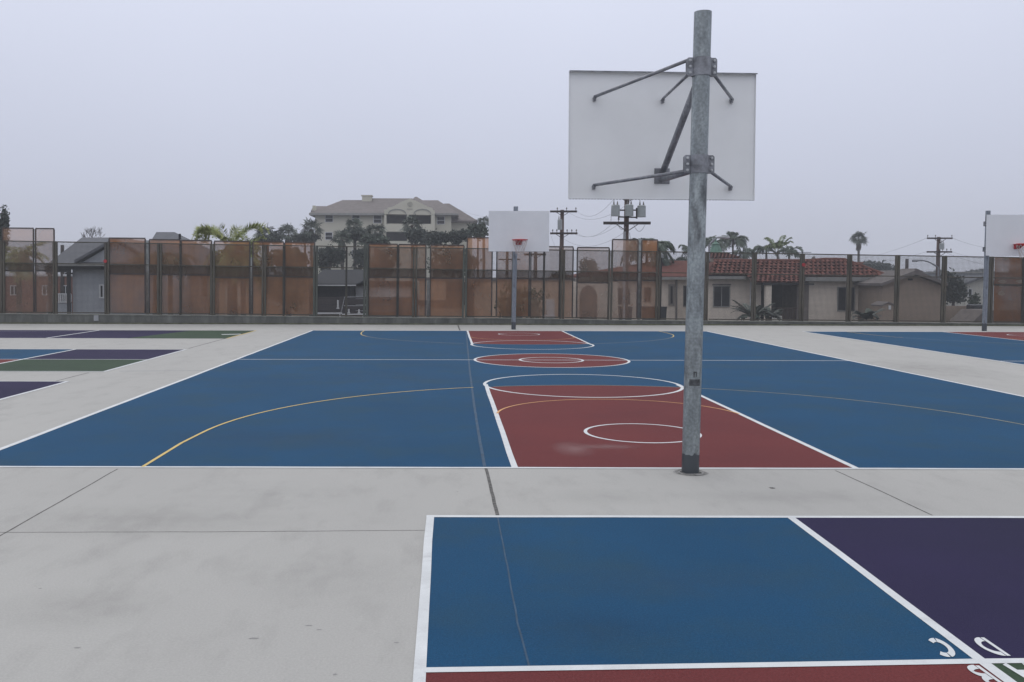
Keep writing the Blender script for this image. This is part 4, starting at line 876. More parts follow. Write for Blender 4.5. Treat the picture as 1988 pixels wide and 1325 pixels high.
# --- pink-white house behind the screens
Y = 54.0
ph = empty('pale_house', (P(350, 600, Y).x, Y, GZ), 'pale pinkish house with grey hipped roof behind the orange screens left of the bright palm', 'house')
zt = P(350, 534, Y).z; a = P(262, 541, Y); b = P(404, 541, Y); part_box('wall', m_siding_w, ph, a.x, b.x, Y, Y + 10, GZ, zt)
mb = MB(); R_ = Y + 5; hip(mb, P(255, 530, Y - .7).x, P(425, 530, Y - .7).x, Y - .7, Y + 11, P(300, 530, Y - .7).z, P(303.5, 451, R_).x, P(339, 451, R_).x, R_, P(320, 451, R_).z); mb.build('roof', m_greyroof, ph)
mb = MB(); c = P(349, 456, R_ - 1); mb.tube([(c.x, R_ - 1, c.z - .5), (c.x, R_ - 1, c.z + .05)], .08, 8); mb.build('vent_pipe', m_dark, ph)
window(ph, 328.5, 346, 538, 577, Y, .1, 2, horiz=True, glass=m_brownwood); window(ph, 391, 403, 538, 577, Y, .1, 2, horiz=True, glass=m_brownwood)
bk = empty('brown_garage', (P(480, 600, 50).x, 50, GZ), 'brown garage with pale doors behind the screens under the palms', 'garage')
a = P(425, 545, 50); b = P(606, 545, 50); part_box('wall', m_orangewall, bk, a.x, b.x, 50, 58, GZ, P(500, 541, 50).z); part_box('roof', m_fascia, bk, a.x - .3, b.x + .3, 49.6, 58.4, P(500, 541, 50).z + .003, P(500, 534, 50).z)
for q0, q1 in ((438, 480), (520, 542)): c = P(q0, 595, 50); d = P(q1, 560, 50); part_box('door', m_cream, bk, c.x, d.x, 49.94, 49.997, c.z, d.z)

# --- apartment building on the skyline
Y = 148.0
ap = empty('apartment_building', (P(760, 600, Y).x, Y, GZ), 'large cream apartment block with brown hipped roof and arched gable, hazy on the skyline', 'building')
XA = lambda px, Y=Y: P(px, 500, Y).x
ZA = lambda py, px=760, Y=Y: P(px, py, Y).z
part_box('wall', m_apt, ap, XA(612), XA(876), Y, Y + 16, GZ, ZA(416)); part_box('side_wing', m_apt, ap, XA(876) + .01, XA(918), Y + 4, Y + 18, GZ, ZA(427))
mb = MB(); ze = ZA(415); hip(mb, XA(602), XA(890), Y - 1, Y + 17, ze, P(665, 388.5, Y + 8).x, P(850, 388.5, Y + 8).x, Y + 8, ZA(389, 760, Y + 8), .35)
hip(mb, XA(694), XA(835), Y + 2, Y + 16, ze + .5, P(706, 385, Y + 8).x, P(800, 385, Y + 8).x, Y + 9, ZA(385.5, 760, Y + 9), .2)
hip(mb, XA(602), XA(640), Y + 1, Y + 12, ze + .5, P(612, 400, Y + 8).x, P(636, 400, Y + 8).x, Y + 6, ZA(400.5, 620, Y + 6), .2)
hip(mb, P(770, 400, Y + 4).x, P(862, 400, Y + 4).x, Y + 1, Y + 20, ze + .2, P(806, 383, Y + 10).x, P(809, 383, Y + 10).x, Y + 10, ZA(382.5, 800, Y + 10), .2)
mb.build('roof', m_aptroof, ap)
mb = MB(); hip(mb, XA(874), XA(928), Y + 3, Y + 19, ZA(426), P(862, 395.5, Y + 10).x, P(872, 395.5, Y + 10).x, Y + 10, ZA(395.5, 860, Y + 10), .3); mb.build('wing_roof', m_aptroof, ap)
mb = MB(); mb.box(XA(602), XA(746), Y - 1.1, Y - 1.001, ze - .35, ze - .02); mb.box(XA(845), XA(890), Y - 1.1, Y - 1.001, ze - .3, ze - .02); mb.build('fascia', m_fascia_l, ap)
mb = MB(); c = XA(704, Y + 8); mb.box(c, XA(722, Y + 8), Y + 7, Y + 9, ZA(392, 704, Y + 7), ZA(381, 704, Y + 7)); mb.box(c - .15, XA(722, Y + 8) + .15, Y + 6.9, Y + 9.1, ZA(381, 704, Y + 7), ZA(379, 704, Y + 7)); mb.build('chimney', m_apt, ap)
mb = MB(); mb.box(XA(605), XA(611), Y + 1, Y + 2, ZA(412), ZA(399)); mb.box(XA(818), XA(828), Y + 9, Y + 10, ZA(395), ZA(387)); mb.build('roof_vent', m_apt, ap)
# arched gable front with two balconies
gy = Y - 2.0; q = lambda px, py: P(px, py, gy)
prof = [(746, 416), (746, 408), (751, 407), (754, 403.5), (762, 402), (780, 392), (796, 386), (812, 392), (832, 402), (839, 404.5), (841, 408), (844, 409), (844, 418)]
mb = MB(); mb.prism([q(*p_) for p_ in reversed(prof)], (0, 1.2, 0)); mb.build('gable_front', m_apt, ap)
mb = MB(); a = q(746, 434); b = q(844, 434.5)
mb.box(a.x, b.x, gy, gy + 1.9, ZA(450, 760, gy), ZA(435, 760, gy)); mb.box(a.x, q(750, 400).x, gy, gy + 1.9, ZA(435, 760, gy) + .001, ZA(417, 760, gy)); mb.box(q(790, 400).x, q(794, 400).x, gy, gy + 1.9, ZA(435, 760, gy) + .001, ZA(417, 760, gy)); mb.box(q(837, 400).x, b.x, gy, gy + 1.9, ZA(435, 760, gy) + .001, ZA(417, 760, gy)); mb.build('balcony', m_apt, ap)
mb = MB(); mb.box(q(746, 400).x, b.x, gy, gy + 1.9, GZ, ZA(469, 760, gy)); mb.build('balcony', m_apt, ap)
for x0, x1, y0, y1 in ((751, 789, 418, 434), (795, 836, 418, 435), (750, 790, 451, 468), (794, 838, 451, 468)):
    c = P(x0, y1, Y - .05); d = P(x1, y0, Y - .05); part_box('balcony_door', m_dark, ap, c.x, d.x, Y - .05, Y - .004, c.z, d.z)
for x0, x1 in ((754, 788), (804, 836)):
    mb = MB(); c0 = q(x0, 416); c1 = q(x1, 416); cx = (c0.x + c1.x) / 2; rx = (c1.x - c0.x) / 2
    pts = [Vector((cx + rx * math.cos(math.radians(t)), gy - .06, c0.z + .05 + .72 * math.sin(math.radians(t)))) for t in range(0, 181, 15)]
    for u_, v_ in zip(pts, pts[1:]): mb.beam(u_, v_, .1, .13)
    mb.build('arch_moulding', m_fascia_l, ap)
mb = MB(); c = q(796, 397); mb.tube([(c.x, gy - .08, c.z), (c.x, gy - .002, c.z)], .42, 20); mb.box(q(790, 405).x, q(801, 405).x, gy - .06, gy - .003, c.z - .82, c.z - .7); mb.build('round_medallion', mat('apt_medallion', (.33, .32, .27), .9), ap)
for (x0, x1, y0, y1) in ((632, 646, 417.5, 431), (684, 698, 418, 431), (726, 740, 419, 433), (632, 645, 452, 465.5), (684, 698, 452, 466), (726, 740, 453, 467), (849, 862.5, 421.5, 435), (632, 645, 486, 500), (684, 698, 486, 500), (726, 740, 486, 500)):
    window(ap, x0, x1, y0, y1, Y, .09, 2, horiz=True)

# ------------------------------------------------------------------ vegetation
def fan_leaf(mb, c, d, size, nb=11, tn=1.0):
    d = d.normalized(); side = d.cross(Vector((0, 0, 1)))
    if side.length < .1: side = Vector((1, 0, 0))
    side.normalize(); up = side.cross(d)
    hub = c + d * size * .45; mb.face([c, c + side * .02 * size + d * .2 * size, hub, c - side * .02 * size + d * .2 * size])
    roll = ru(-.7, .7); s2 = side * math.cos(roll) + up * math.sin(roll)
    for k in range(nb):
        a = math.radians(-95 + 190 * k / (nb - 1)) + ru(-.06, .06); v = (d * math.cos(a) + s2 * math.sin(a)); L_ = size * ru(.48, .74) * (1 - .15 * abs(math.sin(a)))
        pw = s2 * math.cos(a) - d * math.sin(a); wd = size * .042
        midp = hub + v * L_ * .6; tip = hub + v * L_ - Vector((0, 0, size * ru(.08, .26)))
        mb.face([hub, midp + pw * wd, tip, midp - pw * wd])
def fan_palm(px, py_top, r_px, Y, label, skirt=True, py_c=None, n=34, m=None, trunk_r=.2, group='fan palms on the skyline', nm='fan_palm', squash=1.0):
    s = F_PX / Y; R_ = r_px / s; cz = P(px, py_top + r_px * .95, Y); c = Vector((cz.x, Y, cz.z))
    e_ = empty(nm, (c.x, Y, GZ), label, 'palm tree', group)
    mb = MB(); mb.tube([(c.x, Y, GZ), (c.x + R_ * .05, Y, (GZ + c.z) / 2), (c.x, Y, c.z)], trunk_r, 9, r1=trunk_r * .8); mb.build('trunk', m_trunk, e_)
    mb = MB()
    for k in range(n):
        z = 1 - 1.5 * (k + .5) / n; a = k * 2.39996 + ru(-.35, .35); h_ = math.sqrt(max(0, 1 - z * z)); d = Vector((h_ * math.cos(a), h_ * math.sin(a), z * squash + ru(-.15, .15)))
        fan_leaf(mb, c, d, R_ * ru(.72, 1.25))
    mb.build('crown', m or m_leaff, e_)
    if skirt:
        mb = MB()
        for k in range(n):
            a = k * 2.4; z0 = c.z - R_ * ru(.0, .9); L_ = R_ * ru(.45, .8); rr = R_ * .42 * (1 - (c.z - z0) / R_ * .45)
            p = Vector((c.x + .4 * rr * math.cos(a), Y + .4 * rr * math.sin(a), z0)); e2 = Vector((c.x + rr * math.cos(a), Y + rr * math.sin(a), z0 - L_)); t_ = Vector((-math.sin(a), math.cos(a), 0)) * R_ * .11
            mb.face([p, (p + e2) / 2 + t_, e2, (p + e2) / 2 - t_])
        mb.build('dead_fronds', m_skirt, e_)
    return e_
def frond(mb, c, a, L_, rise, droop, leaf, n=20, wd=.03, hang=.4, curl=0):
    h = Vector((math.cos(a), math.sin(a), 0)); side = Vector((-math.sin(a), math.cos(a), 0)); pts = []
    for k in range(n + 1):
        t = k / n; pts.append(c + h * (L_ * (t - .22 * t ** 3 * droop)) + Vector((0, 0, L_ * (rise * t - droop * t * t))) + side * curl * t * t * L_)
    for k in range(n):
        p, q_ = pts[k], pts[k + 1]; mb.face([p + side * wd * .3, q_ + side * wd * .3, q_ - side * wd * .3, p - side * wd * .3])
        if k < 2: continue
        tan = (q_ - p).normalized(); up = side.cross(tan) * -1; t = k / n; ll = leaf * (1 - .6 * abs(t - .45) * 1.6) 
        for sg in (-1, 1):
            for rep in range(2):
                pp = p.lerp(q_, rep * .5); d = (side * sg * ru(.7, 1) + tan * ru(.5, .9) + Vector((0, 0, ru(-hang, hang * .35)))).normalized() * ll * ru(.8, 1.1)
                tip = pp + d + Vector((0, 0, -hang * ll * .3)); mb.face([pp, pp + d * .5 + tan * wd, tip, pp + d * .5 - tan * wd])
def feather_palm(px, py, Y, L_px, label, m, n=14, rise=(.7, 1.3), droop=(.7, 1.1), leaf=.3, trunk_r=.14, cat='palm tree', group=None, nm='queen_palm', hang=.6, angs=None, wd=.03, seg=18, low=0, low_l=None):
    s = F_PX / Y; L_ = L_px / s; c = P(px, py, Y); e_ = empty(nm, (c.x, Y, GZ), label, cat, group)
    mb = MB(); mb.tube([(c.x, Y, GZ), (c.x, Y, c.z)], trunk_r, 9, r1=trunk_r * .7); mb.build('trunk', m_trunk, e_)
    mb = MB()
    for k in range(n):
        a = angs[k] if angs else k * 2.4 + ru(-.3, .3)
        frond(mb, c, a, L_ * ru(.85, 1.1), ru(*rise), ru(*droop), L_ * leaf, seg, wd=wd * L_, hang=hang, curl=ru(-.15, .15))
    for k in range(low):
        a = k * 2.4 + ru(-.3, .3); frond(mb, c - Vector((0, 0, .1)), a, L_ * ru(.55, .9) * (low_l or 1), ru(-.1, .55), ru(.7, 1.3), L_ * leaf, seg, wd=wd * L_, hang=abs(hang), curl=ru(-.15, .15))
    mb.build('crown', m, e_); return e_
def leaf_tree(px, py_top, py_bot, r_px, Y, label, m, nm='broadleaf_tree', n=1600, leaf=.16, blobs=9, cat='tree', group=None, flat=1.0, trunk=True):
    s = F_PX / Y; R_ = r_px / s; t = P(px, py_top, Y); b = P(px, py_bot, Y); cz = (t.z + b.z) / 2; hz = (t.z - b.z) / 2
    e_ = empty(nm, (t.x, Y, GZ), label, cat, group)
    if trunk:
        mb = MB(); mb.tube([(t.x, Y, GZ), (t.x, Y, cz)], R_ * .09 + .05, 8, r1=R_ * .05)
        for k in range(5): a = k * 1.3; mb.tube([(t.x, Y, cz - hz * .6), (t.x + R_ * .5 * math.cos(a), Y + R_ * .5 * math.sin(a), cz + hz * ru(-.2, .5))], R_ * .04 + .02, 6, r1=.02)
        mb.build('trunk', m_bark, e_)
    mb = MB(); bl = []
    for k in range(blobs):
        a = k * 2.4; z = ru(-.6, .75); rr = math.sqrt(max(0, 1 - z * z)) * ru(.3, .7); bl.append((Vector((t.x + R_ * rr * math.cos(a), Y + R_ * rr * math.sin(a) * .8, cz + hz * z * .75)), ru(.34, .52)))
    for k in range(n):
        c, q_ = random.choice(bl); d = Vector((random.gauss(0, 1), random.gauss(0, 1), random.gauss(0, 1))).normalized() * q_ * (ru(.5, 1.05) if rnd() < .85 else ru(1.05, 1.45))
        p = c + Vector((d.x * R_, d.y * R_, d.z * hz)); u_ = Vector((random.gauss(0, 1), random.gauss(0, 1), random.gauss(0, 1))).normalized(); v_ = u_.cross(Vector((random.gauss(0, 1), random.gauss(0, 1), random.gauss(0, 1)))).normalized(); l = leaf * ru(.6, 1.3)
        mb.face([p - u_ * l * .5, p + v_ * l * .3, p + u_ * l * .5, p - v_ * l * .3])
    mb.build('crown', m, e_); return e_

# fan palms in front of the apartment block and left of it
for (px, yt, r_, Yq, lab_, sk) in ((515, 435, 23, 118, 'leftmost dark fan palm rising behind the orange screens left of the apartment block', True), (560, 433, 24, 116, 'dark fan palm second from the left, beside the apartment block', True),
        (604, 423, 23, 112, 'fan palm touching the left corner of the apartment block', True), (688, 421, 20, 108, 'tallest fan palm before the left half of the apartment block', True),
        (729, 430, 22, 112, 'greyer fan palm between the big palm clump and the gable', True), (800, 414, 25, 110, 'fan palm standing before the arched gable', True), (939, 418, 14, 116, 'fan palm just left of the middle backboard', True),
        (664, 444, 22, 104, 'wide dark fan palm head low at the left of the palm clump', True), (712, 446, 24, 104, 'wide dark fan palm head low at the right of the palm clump', True)):
    fan_palm(px, yt, r_, Yq, lab_, skirt=sk, n=30)
leaf_tree(690, 440, 476, 33, 106, 'dark mass of foliage at the base of the palm clump before the apartment block', m_leafd, n=2200, leaf=.34, blobs=12)
leaf_tree(640, 478, 530, 34, 78, 'dark leafy crown seen through the clear mesh bay', m_leafd, n=2600, leaf=.26, blobs=10)
leaf_tree(700, 478, 540, 18, 84, 'narrow dark tree at the right of the clear mesh bay', m_leafd, n=900, leaf=.28)
leaf_tree(592, 452, 478, 34, 112, 'low dark foliage under the palms left of the apartment block', m_leafd, n=1500, leaf=.34)
leaf_tree(520, 452, 480, 34, 116, 'dark foliage under the two leftmost fan palms', m_leafd, n=1500, leaf=.34)
leaf_tree(846, 446, 482, 30, 100, 'dark tree before the right end of the gable', m_leafd, n=2200, leaf=.3)
leaf_tree(890, 446, 482, 26, 100, 'dark tree before the apartment side wing', m_leafd, n=1800, leaf=.3)
leaf_tree(928, 432, 474, 24, 104, 'taller mid green tree left of the middle backboard', m_leafm, n=2000, leaf=.28)
leaf_tree(808, 440, 482, 24, 104, 'dark foliage at the foot of the palm before the gable', m_leafd, n=1500, leaf=.3)
leaf_tree(735, 455, 482, 26, 104, 'low grey green foliage between the palm clumps', m_leafm, n=1200, leaf=.3)
leaf_tree(2, 402, 520, 17, 70, 'tall dark tree cut by the left edge of the photo', m_leafd, n=3200, leaf=.22, blobs=14)
leaf_tree(1690, 503, 552, 42, 170, 'large hazy round tree behind the chimney of the tiled house', m_leafd, nm='round_tree', n=4200, leaf=.6, blobs=22)
leaf_tree(1852, 528, 592, 27, 62, 'dark leafy tree between the garage and the right hoop', m_leafd, n=3000, leaf=.2, blobs=12)
leaf_tree(1890, 568, 600, 12, 50, 'small round shrub on the garden wall by the right hoop', m_leafm, nm='shrub', n=600, leaf=.14, cat='shrub')
leaf_tree(1010, 555, 628, 46, 40, 'large bush behind the orange screen at the foot of the middle hoop', m_leafb, nm='bush', n=3600, leaf=.15, blobs=14, cat='bush')
leaf_tree(985, 575, 628, 22, 41, 'smaller bush at the left foot of the middle hoop bush', m_leafb, nm='bush', n=1200, leaf=.15, cat='bush')
leaf_tree(1142, 498, 545, 22, 140, 'hazy pine like tree behind the pale screens right of the middle hoop', m_leafm, n=1400, leaf=.4)
leaf_tree(1085, 520, 560, 15, 60, 'dark round tree head behind the utility pole screen', m_leafd, n=900, leaf=.2)
for px, yt, r_, Yq, l_ in ((1815, 525, 30, 260, 'faint distant tree right of the garage roof'), (1900, 523, 30, 280, 'faint distant tree left of the right hoop'), (1985, 520, 26, 300, 'faint distant tree beyond the right hoop')):
    leaf_tree(px, yt, 548, r_, Yq, l_, m_leafd, n=1400, leaf=1.0, group='faint distant trees on the right')
# thin palm and queen palms
fan_palm(1667, 447, 17, 150, 'single tall thin fan palm above the tiled house, hazy', n=46, trunk_r=.22, group=None, nm='tall_fan_palm', squash=1.25)
for (px, py, Yq, L_, lab_, kw) in (
    (1423, 466, 105, 38, 'bushy queen palm right of the green cupola', dict(n=16)), (1384, 474, 100, 34, 'queen palm behind the street lamp and cupola', dict(n=13)),
    (1345, 488, 95, 32, 'queen palm just left of the near pole', dict(n=13)), (1312, 510, 85, 26, 'low queen palm above the tiled roof left of the near pole', dict(n=13)),
    (1446, 494, 110, 30, 'low queen palm behind the tiled ridge', dict(n=12)), (1488, 486, 100, 34, 'left of the two queen palms by the roof antenna', dict(n=12)), (1532, 490, 98, 32, 'right of the two queen palms by the roof antenna', dict(n=12))):
    feather_palm(px, py, Yq, L_, lab_, m_leafq, rise=(.45, 1.25), droop=(.8, 1.3), leaf=.36, group='queen palms beyond the tiled roofs', wd=.034, **kw)
feather_palm(1510, 488, 96, 34, 'bright green upright palm spear between the antenna palms', mat('leaf_bright', (.17, .21, .09), .7, c2=(.10, .13, .06)), n=9, rise=(1.2, 1.9), droop=(.8, 1.3), leaf=.26, nm='young_palm')
feather_palm(1256, 490, 60, 66, 'large queen palm behind the tall screens left of the clear bays', m_leafq, n=22, rise=(.5, 1.25), droop=(.75, 1.2), leaf=.34, wd=.026, seg=26)
# yellow green date palms at the fence
feather_palm(446, 484, 41, 96, 'bright yellow green palm arching over the orange screens', m_leafy, n=22, rise=(1.15, 1.5), droop=(1.05, 1.35), leaf=.17, nm='date_palm', wd=.0105, seg=21, hang=-.7, group='bright date palms by the fence', angs=[math.pi + ru(-.6, .6) for _ in range(13)] + [ru(-2.2, 2.2) for _ in range(9)], low=22, low_l=.9)
feather_palm(472, 492, 41, 50, 'second bright palm tuft just right of the arching one', m_leafy, n=22, rise=(.8, 1.45), droop=(.7, 1.2), leaf=.30, nm='date_palm', wd=.020, seg=15, hang=-.5, group='bright date palms by the fence', low=20, low_l=1.3)
feather_palm(36, 500, 42, 62, 'yellow green palm behind the first tall screen at the left edge', m_leafy, n=20, rise=(.5, 1.1), droop=(.6, 1.1), leaf=.26, nm='date_palm', wd=.012, seg=24, low=20, group='bright date palms by the fence')
feather_palm(330, 500, 44, 60, 'drooping palm behind the screens before the pale house', m_leafb, n=16, rise=(.3, .8), droop=(.6, 1.1), leaf=.26, nm='date_palm', wd=.014, seg=22, low=18, group='bright date palms by the fence')
leaf_tree(560, 500, 610, 50, 43, 'tall yellow green shrub behind the screens left of the clear bay', m_leafb, nm='shrub', n=3600, leaf=.16, blobs=14, cat='shrub')
leaf_tree(455, 486, 548, 62, 43.5, 'olive undergrowth behind the screens below the bright palms', m_leafb, nm='shrub', n=2600, leaf=.2, blobs=14, cat='shrub')
leaf_tree(300, 484, 545, 44, 44.5, 'olive shrub behind the screens between the grey house and pale house', m_leafb, nm='shrub', n=1500, leaf=.2, blobs=10, cat='shrub')
leaf_tree(560, 474, 540, 52, 44, 'olive shrub top behind the screens beside the clear mesh bay', m_leafb, nm='shrub', n=2000, leaf=.2, blobs=12, cat='shrub')
leaf_tree(880, 478, 545, 60, 62, 'dark foliage behind the screens left of the middle backboard', m_leafm, nm='shrub', n=1800, leaf=.26, blobs=12, cat='shrub')
leaf_tree(745, 478, 545, 32, 62, 'foliage behind the screens right of the clear mesh bay', m_leafm, nm='shrub', n=1200, leaf=.26, blobs=8, cat='shrub')
# sago palms
for px, py, Yq, L_, lab_ in ((1462, 618, 46, 46, 'large dark sago palm before the cream wall left of the porch'), (1682, 622, 45, 34, 'small sago palm under the right window of the tiled house'), (1492, 616, 47, 30, 'sago palm before the dark porch')):
    s_ = F_PX / Yq; c = P(px, py, Yq); e_ = empty('sago_palm', (c.x, Yq, GZ), lab_, 'sago palm', 'sago palms before the tiled house')
    mb = MB(); mb.tube([(c.x, Yq, GZ), (c.x, Yq, c.z)], .16, 8); mb.build('trunk', m_trunk, e_); mb = MB()
    for k in range(26): frond(mb, c, k * 2.4, L_ / s_ * ru(.85, 1.1), ru(.4, 1.2), ru(.35, .8), L_ / s_ * .24, 16, wd=.045, hang=.15)
    mb.build('crown', m_leafs, e_)
# bare tree
Yb = 85; c = P(183, 475, Yb); bt = empty('bare_tree', (c.x, Yb, GZ), 'small leafless tree above the ridge of the grey house', 'tree')
mb = MB(); mb.tube([(c.x, Yb, GZ), (c.x, Yb, c.z)], .16, 7, r1=.09); mb.build('trunk', m_bark, bt); mb = MB()
def br(p, d, L_, r_, dep):
    q_ = p + d * L_; mb.tube([p, q_], r_, 4, r1=r_ * .6, cap=False)
    if dep:
        for k in range(3): br(q_ if k else p.lerp(q_, .7), (d + Vector((ru(-.75, .75), ru(-.6, .6), ru(-.15, .5)))).normalized(), L_ * ru(.6, .85), r_ * .62, dep - 1)
for k in range(5): br(c, Vector((ru(-1.5, 1.5), ru(-.4, .4), 1)).normalized(), .62, .04, 4)
mb.build('branches', m_bark, bt)

# ------------------------------------------------------------------ utility poles, wires, lamps
def upole(px, py_top, Y, r, label, arms, cans, wood=m_pole, lean=.008):
    t = P(px, py_top, Y); e_ = empty('utility_pole', (t.x, Y, GZ), label, 'utility pole', 'wooden utility poles')
    h_ = t.z - GZ; X_ = lambda z: t.x - (t.z - z) * lean
    mb = MB(); mb.tube([(X_(GZ), Y, GZ), (t.x, Y, t.z)], r * 1.15, 12, r1=r * .85); mb.build('pole', wood, e_, smooth=True)
    for x0, x1, py, th, ins in arms:
        a = P(x0, py, Y - r - .07); b = P(x1, py + .0, Y - r - .07); mb = MB(); mb.beam(a, b, .11, th); ao = mb.build('crossarm', m_arm, e_)
        c = (a + b) / 2; mb = MB(); L_ = min(abs(b.x - a.x) * .22, 1.0)
        cx = X_(c.z)
        for sg in (-1, 1): mb.beam((cx + sg * L_, a.y, a.z - th / 2), (cx, a.y, a.z - L_ * .8), .03, .04)
        mb.build('arm_brace', m_arm, ao)
        for ip in ins: q_ = P(ip, py, Y - r - .07); mb = MB(); mb.tube([(q_.x, q_.y, q_.z + th / 2), (q_.x, q_.y, q_.z + th / 2 + .12)], .02, 6); mb.tube([(q_.x, q_.y, q_.z + th / 2 + .10), (q_.x, q_.y, q_.z + th / 2 + .22)], .055, 8, r1=.03); mb.build('insulator', m_fascia, ao)
    for cx, y0, y1, cr_ in cans:
        a = P(cx, y1, Y - r - cr_ - .1); b = P(cx, y0, Y - r - cr_ - .1); mb = MB(); mb.tube([a, b], cr_, 18); mb.tube([b, b + Vector((0, 0, .05))], cr_ * 1.05, 18, r1=cr_ * .8); co = mb.build('transformer', m_can, e_)
        for dx in (-.45, .4): mb = MB(); p = b + Vector((cr_ * dx, -cr_ * .3, .04)); mb.tube([p, p + Vector((0, 0, .14))], .05, 6, r1=.03); mb.tube([p + Vector((0, 0, .14)), p + Vector((0, 0, .3 if dx < 0 else .2))], .028, 6, r1=.01); mb.build('bushing', m_fascia, co)
    return e_
upole(1091.5, 408, 66, .16, 'utility pole just right of the middle backboard with two crossarms', [(1068, 1120, 411, .14, (1082, 1100, 1118)), (1068, 1121, 453.5, .14, (1073, 1081, 1101, 1110, 1119))], [(1087, 428, 446.5, .17)])
upole(1217, 380, 48, .145, 'tall utility pole with three transformers below the near backboard', [(1171.5, 1263, 433.5, .15, (1201,)), (1190, 1246, 383, .11, (1195, 1246))],
      [(1195, 400, 420, .22), (1221.5, 399.5, 420, .22), (1245.5, 401, 422, .22)])
upole(1822.5, 460.5, 78, .17, 'distant utility pole right of the garage with one transformer', [(1800, 1849, 463, .13, (1801, 1816, 1848)), (1799.5, 1848, 489.5, .13, (1830, 1838, 1846))], [(1828.5, 473.5, 484.5, .19)])
upole(1040, 486, 70, .15, 'reddish utility pole behind the screen right of the middle hoop', [(1018, 1060, 494.5, .15, ())], [])
upole(985, 486, 90, .15, 'thin utility pole behind the screen left of the middle hoop', [(968, 1010, 504, .14, ()), ], [])
upole(1761, 503, 70, .14, 'short bare utility pole behind the garage roof', [], [], wood=m_arm)
upole(121, 476, 60, .13, 'bare utility pole behind the grey house roof', [], [], wood=m_arm)
tp = P(1217, 430, 48)
mb = MB(); mb.beam(P(1203, 408.5, 47.75), P(1238, 408.5, 47.75), .06, .07); mb.beam(P(1200, 421.5, 47.75), P(1236, 422.5, 47.75), .06, .07); mb.beam(P(1236, 404, 47.74), P(1236, 425, 47.74), .07, .07)
up2 = [o for o in bpy.data.objects if o.name.startswith('utility_pole') and 'three transformers' in o.get('label', '')][0]
mb.build('transformer_rack', m_arm, up2)
mb = MB(); a = P(1212.5, 450, 47.6); b = P(1211.5, 625, 47.6); mb.box(a.x - .05, a.x + .06, 47.55, 47.7, GZ, a.z); mb.build('conduit', m_lampgrey, up2)
mb = MB()
def curve(p0, p1, sag, n=14): p0 = Vector(p0); p1 = Vector(p1); return [p0.lerp(p1, k / n) - Vector((0, 0, sag * 4 * (k / n) * (1 - k / n))) for k in range(n + 1)]
for a, b, sg in (((1187, 403), (1186, 432), .0), ((1250, 398), (1254, 420), .1), ((1198, 433), (1215, 440), .25), ((1230, 436), (1252, 437), .35), ((1222, 452), (1224, 465), .0)):
    mb.tube(curve(P(*a, 47.6), P(*b, 47.6), sg), .012, 5)
mb.build('drop_wire', m_cable, up2)
wires = [((1068, 410, 66), (880, 402, 90), .8), ((1120, 410, 66), (1190, 389, 48), .6), ((1100, 410, 66), (1228, 389, 48), .8), ((1119, 452, 66), (1190, 433, 48), .5), ((1110, 452, 66), (1205, 433, 48), .5), ((1092, 462, 66), (1214, 450, 48), .7),
         ((1217, 452, 48), (1120, 560, 52), .3), ((1246, 389, 48), (1500, 300, 20), .5), ((1068, 453, 66), (1095, 520, 52), .1),
         ((1848, 462, 78), (2060, 480, 60), .6), ((1847, 489, 78), (2060, 500, 60), .5), ((1801, 462, 78), (1600, 505, 140), .8), ((1830, 488, 78), (1990, 520, 70), .4), ((1799, 489, 78), (1640, 508, 140), .6), ((1092, 500, 66), (1350, 520, 110), .5)]
wl_ = ['thin wire running left from the upper arm of the pole by the middle board', 'wire from the upper arm tip towards the transformer pole', 'second high wire between the two middle poles', 'upper of the sagging lower wires left of the transformer pole', 'middle of the sagging lower wires left of the transformer pole', 'lowest sagging wire left of the transformer pole',
       'service wire dropping from the transformer pole to the arched annex', 'wire rising behind the near backboard', 'service wire dropping beside the middle backboard', 'upper wire leaving the right hand pole', 'lower wire leaving the right hand pole', 'faint upper wire left of the right hand pole', 'wire sagging towards the right hoop', 'faint lower wire left of the right hand pole', 'faint wire passing behind the near pole']
for (a, b, sg), l_ in zip(wires, wl_):
    if 'behind the near backboard' in l_: continue
    mb = MB(); mb.tube(curve(P(*a), P(*b), sg), .007 * (a[2] / 60), 5); tag(mb.build('power_line', m_cable), l_, 'wire', 'overhead wires')
# street lamps
def street_lamp(px_b, px_h, py_h, Y, label):
    b = P(px_b, py_h + 14, Y); h_ = P(px_h, py_h, Y); e_ = empty('street_lamp', (b.x, Y, GZ), label, 'street lamp', 'cobra head street lamps')
    mb = MB(); pts = [Vector((b.x, Y, GZ)), Vector((b.x, Y, b.z))]; L_ = h_.x - b.x
    for k in range(1, 9): t = k / 8; pts.append(Vector((b.x + L_ * t, Y, b.z + (h_.z - b.z) * math.sin(t * math.pi / 2))))
    mb.tube(pts, .07, 8, r1=.045); mb.build('lamp_post', m_steel, e_)
    mb = MB(); s_ = 1 if L_ > 0 else -1; mb.tube([h_ - Vector((.1 * s_, 0, 0)), h_ + Vector((.3 * s_, 0, 0)), h_ + Vector((.7 * s_, 0, -.03))], .07, 8, r1=.1); mb.tube([h_ + Vector((.35 * s_, 0, -.05)), h_ + Vector((.35 * s_, 0, -.13))], .1, 8, r1=.05); mb.build('lamp_head', m_lampgrey, e_)
street_lamp(1377, 1396, 461.5, 62, 'curved street lamp beside the green cupola'); street_lamp(1822, 1788, 506, 74, 'curved lamp arm on the distant right hand pole')
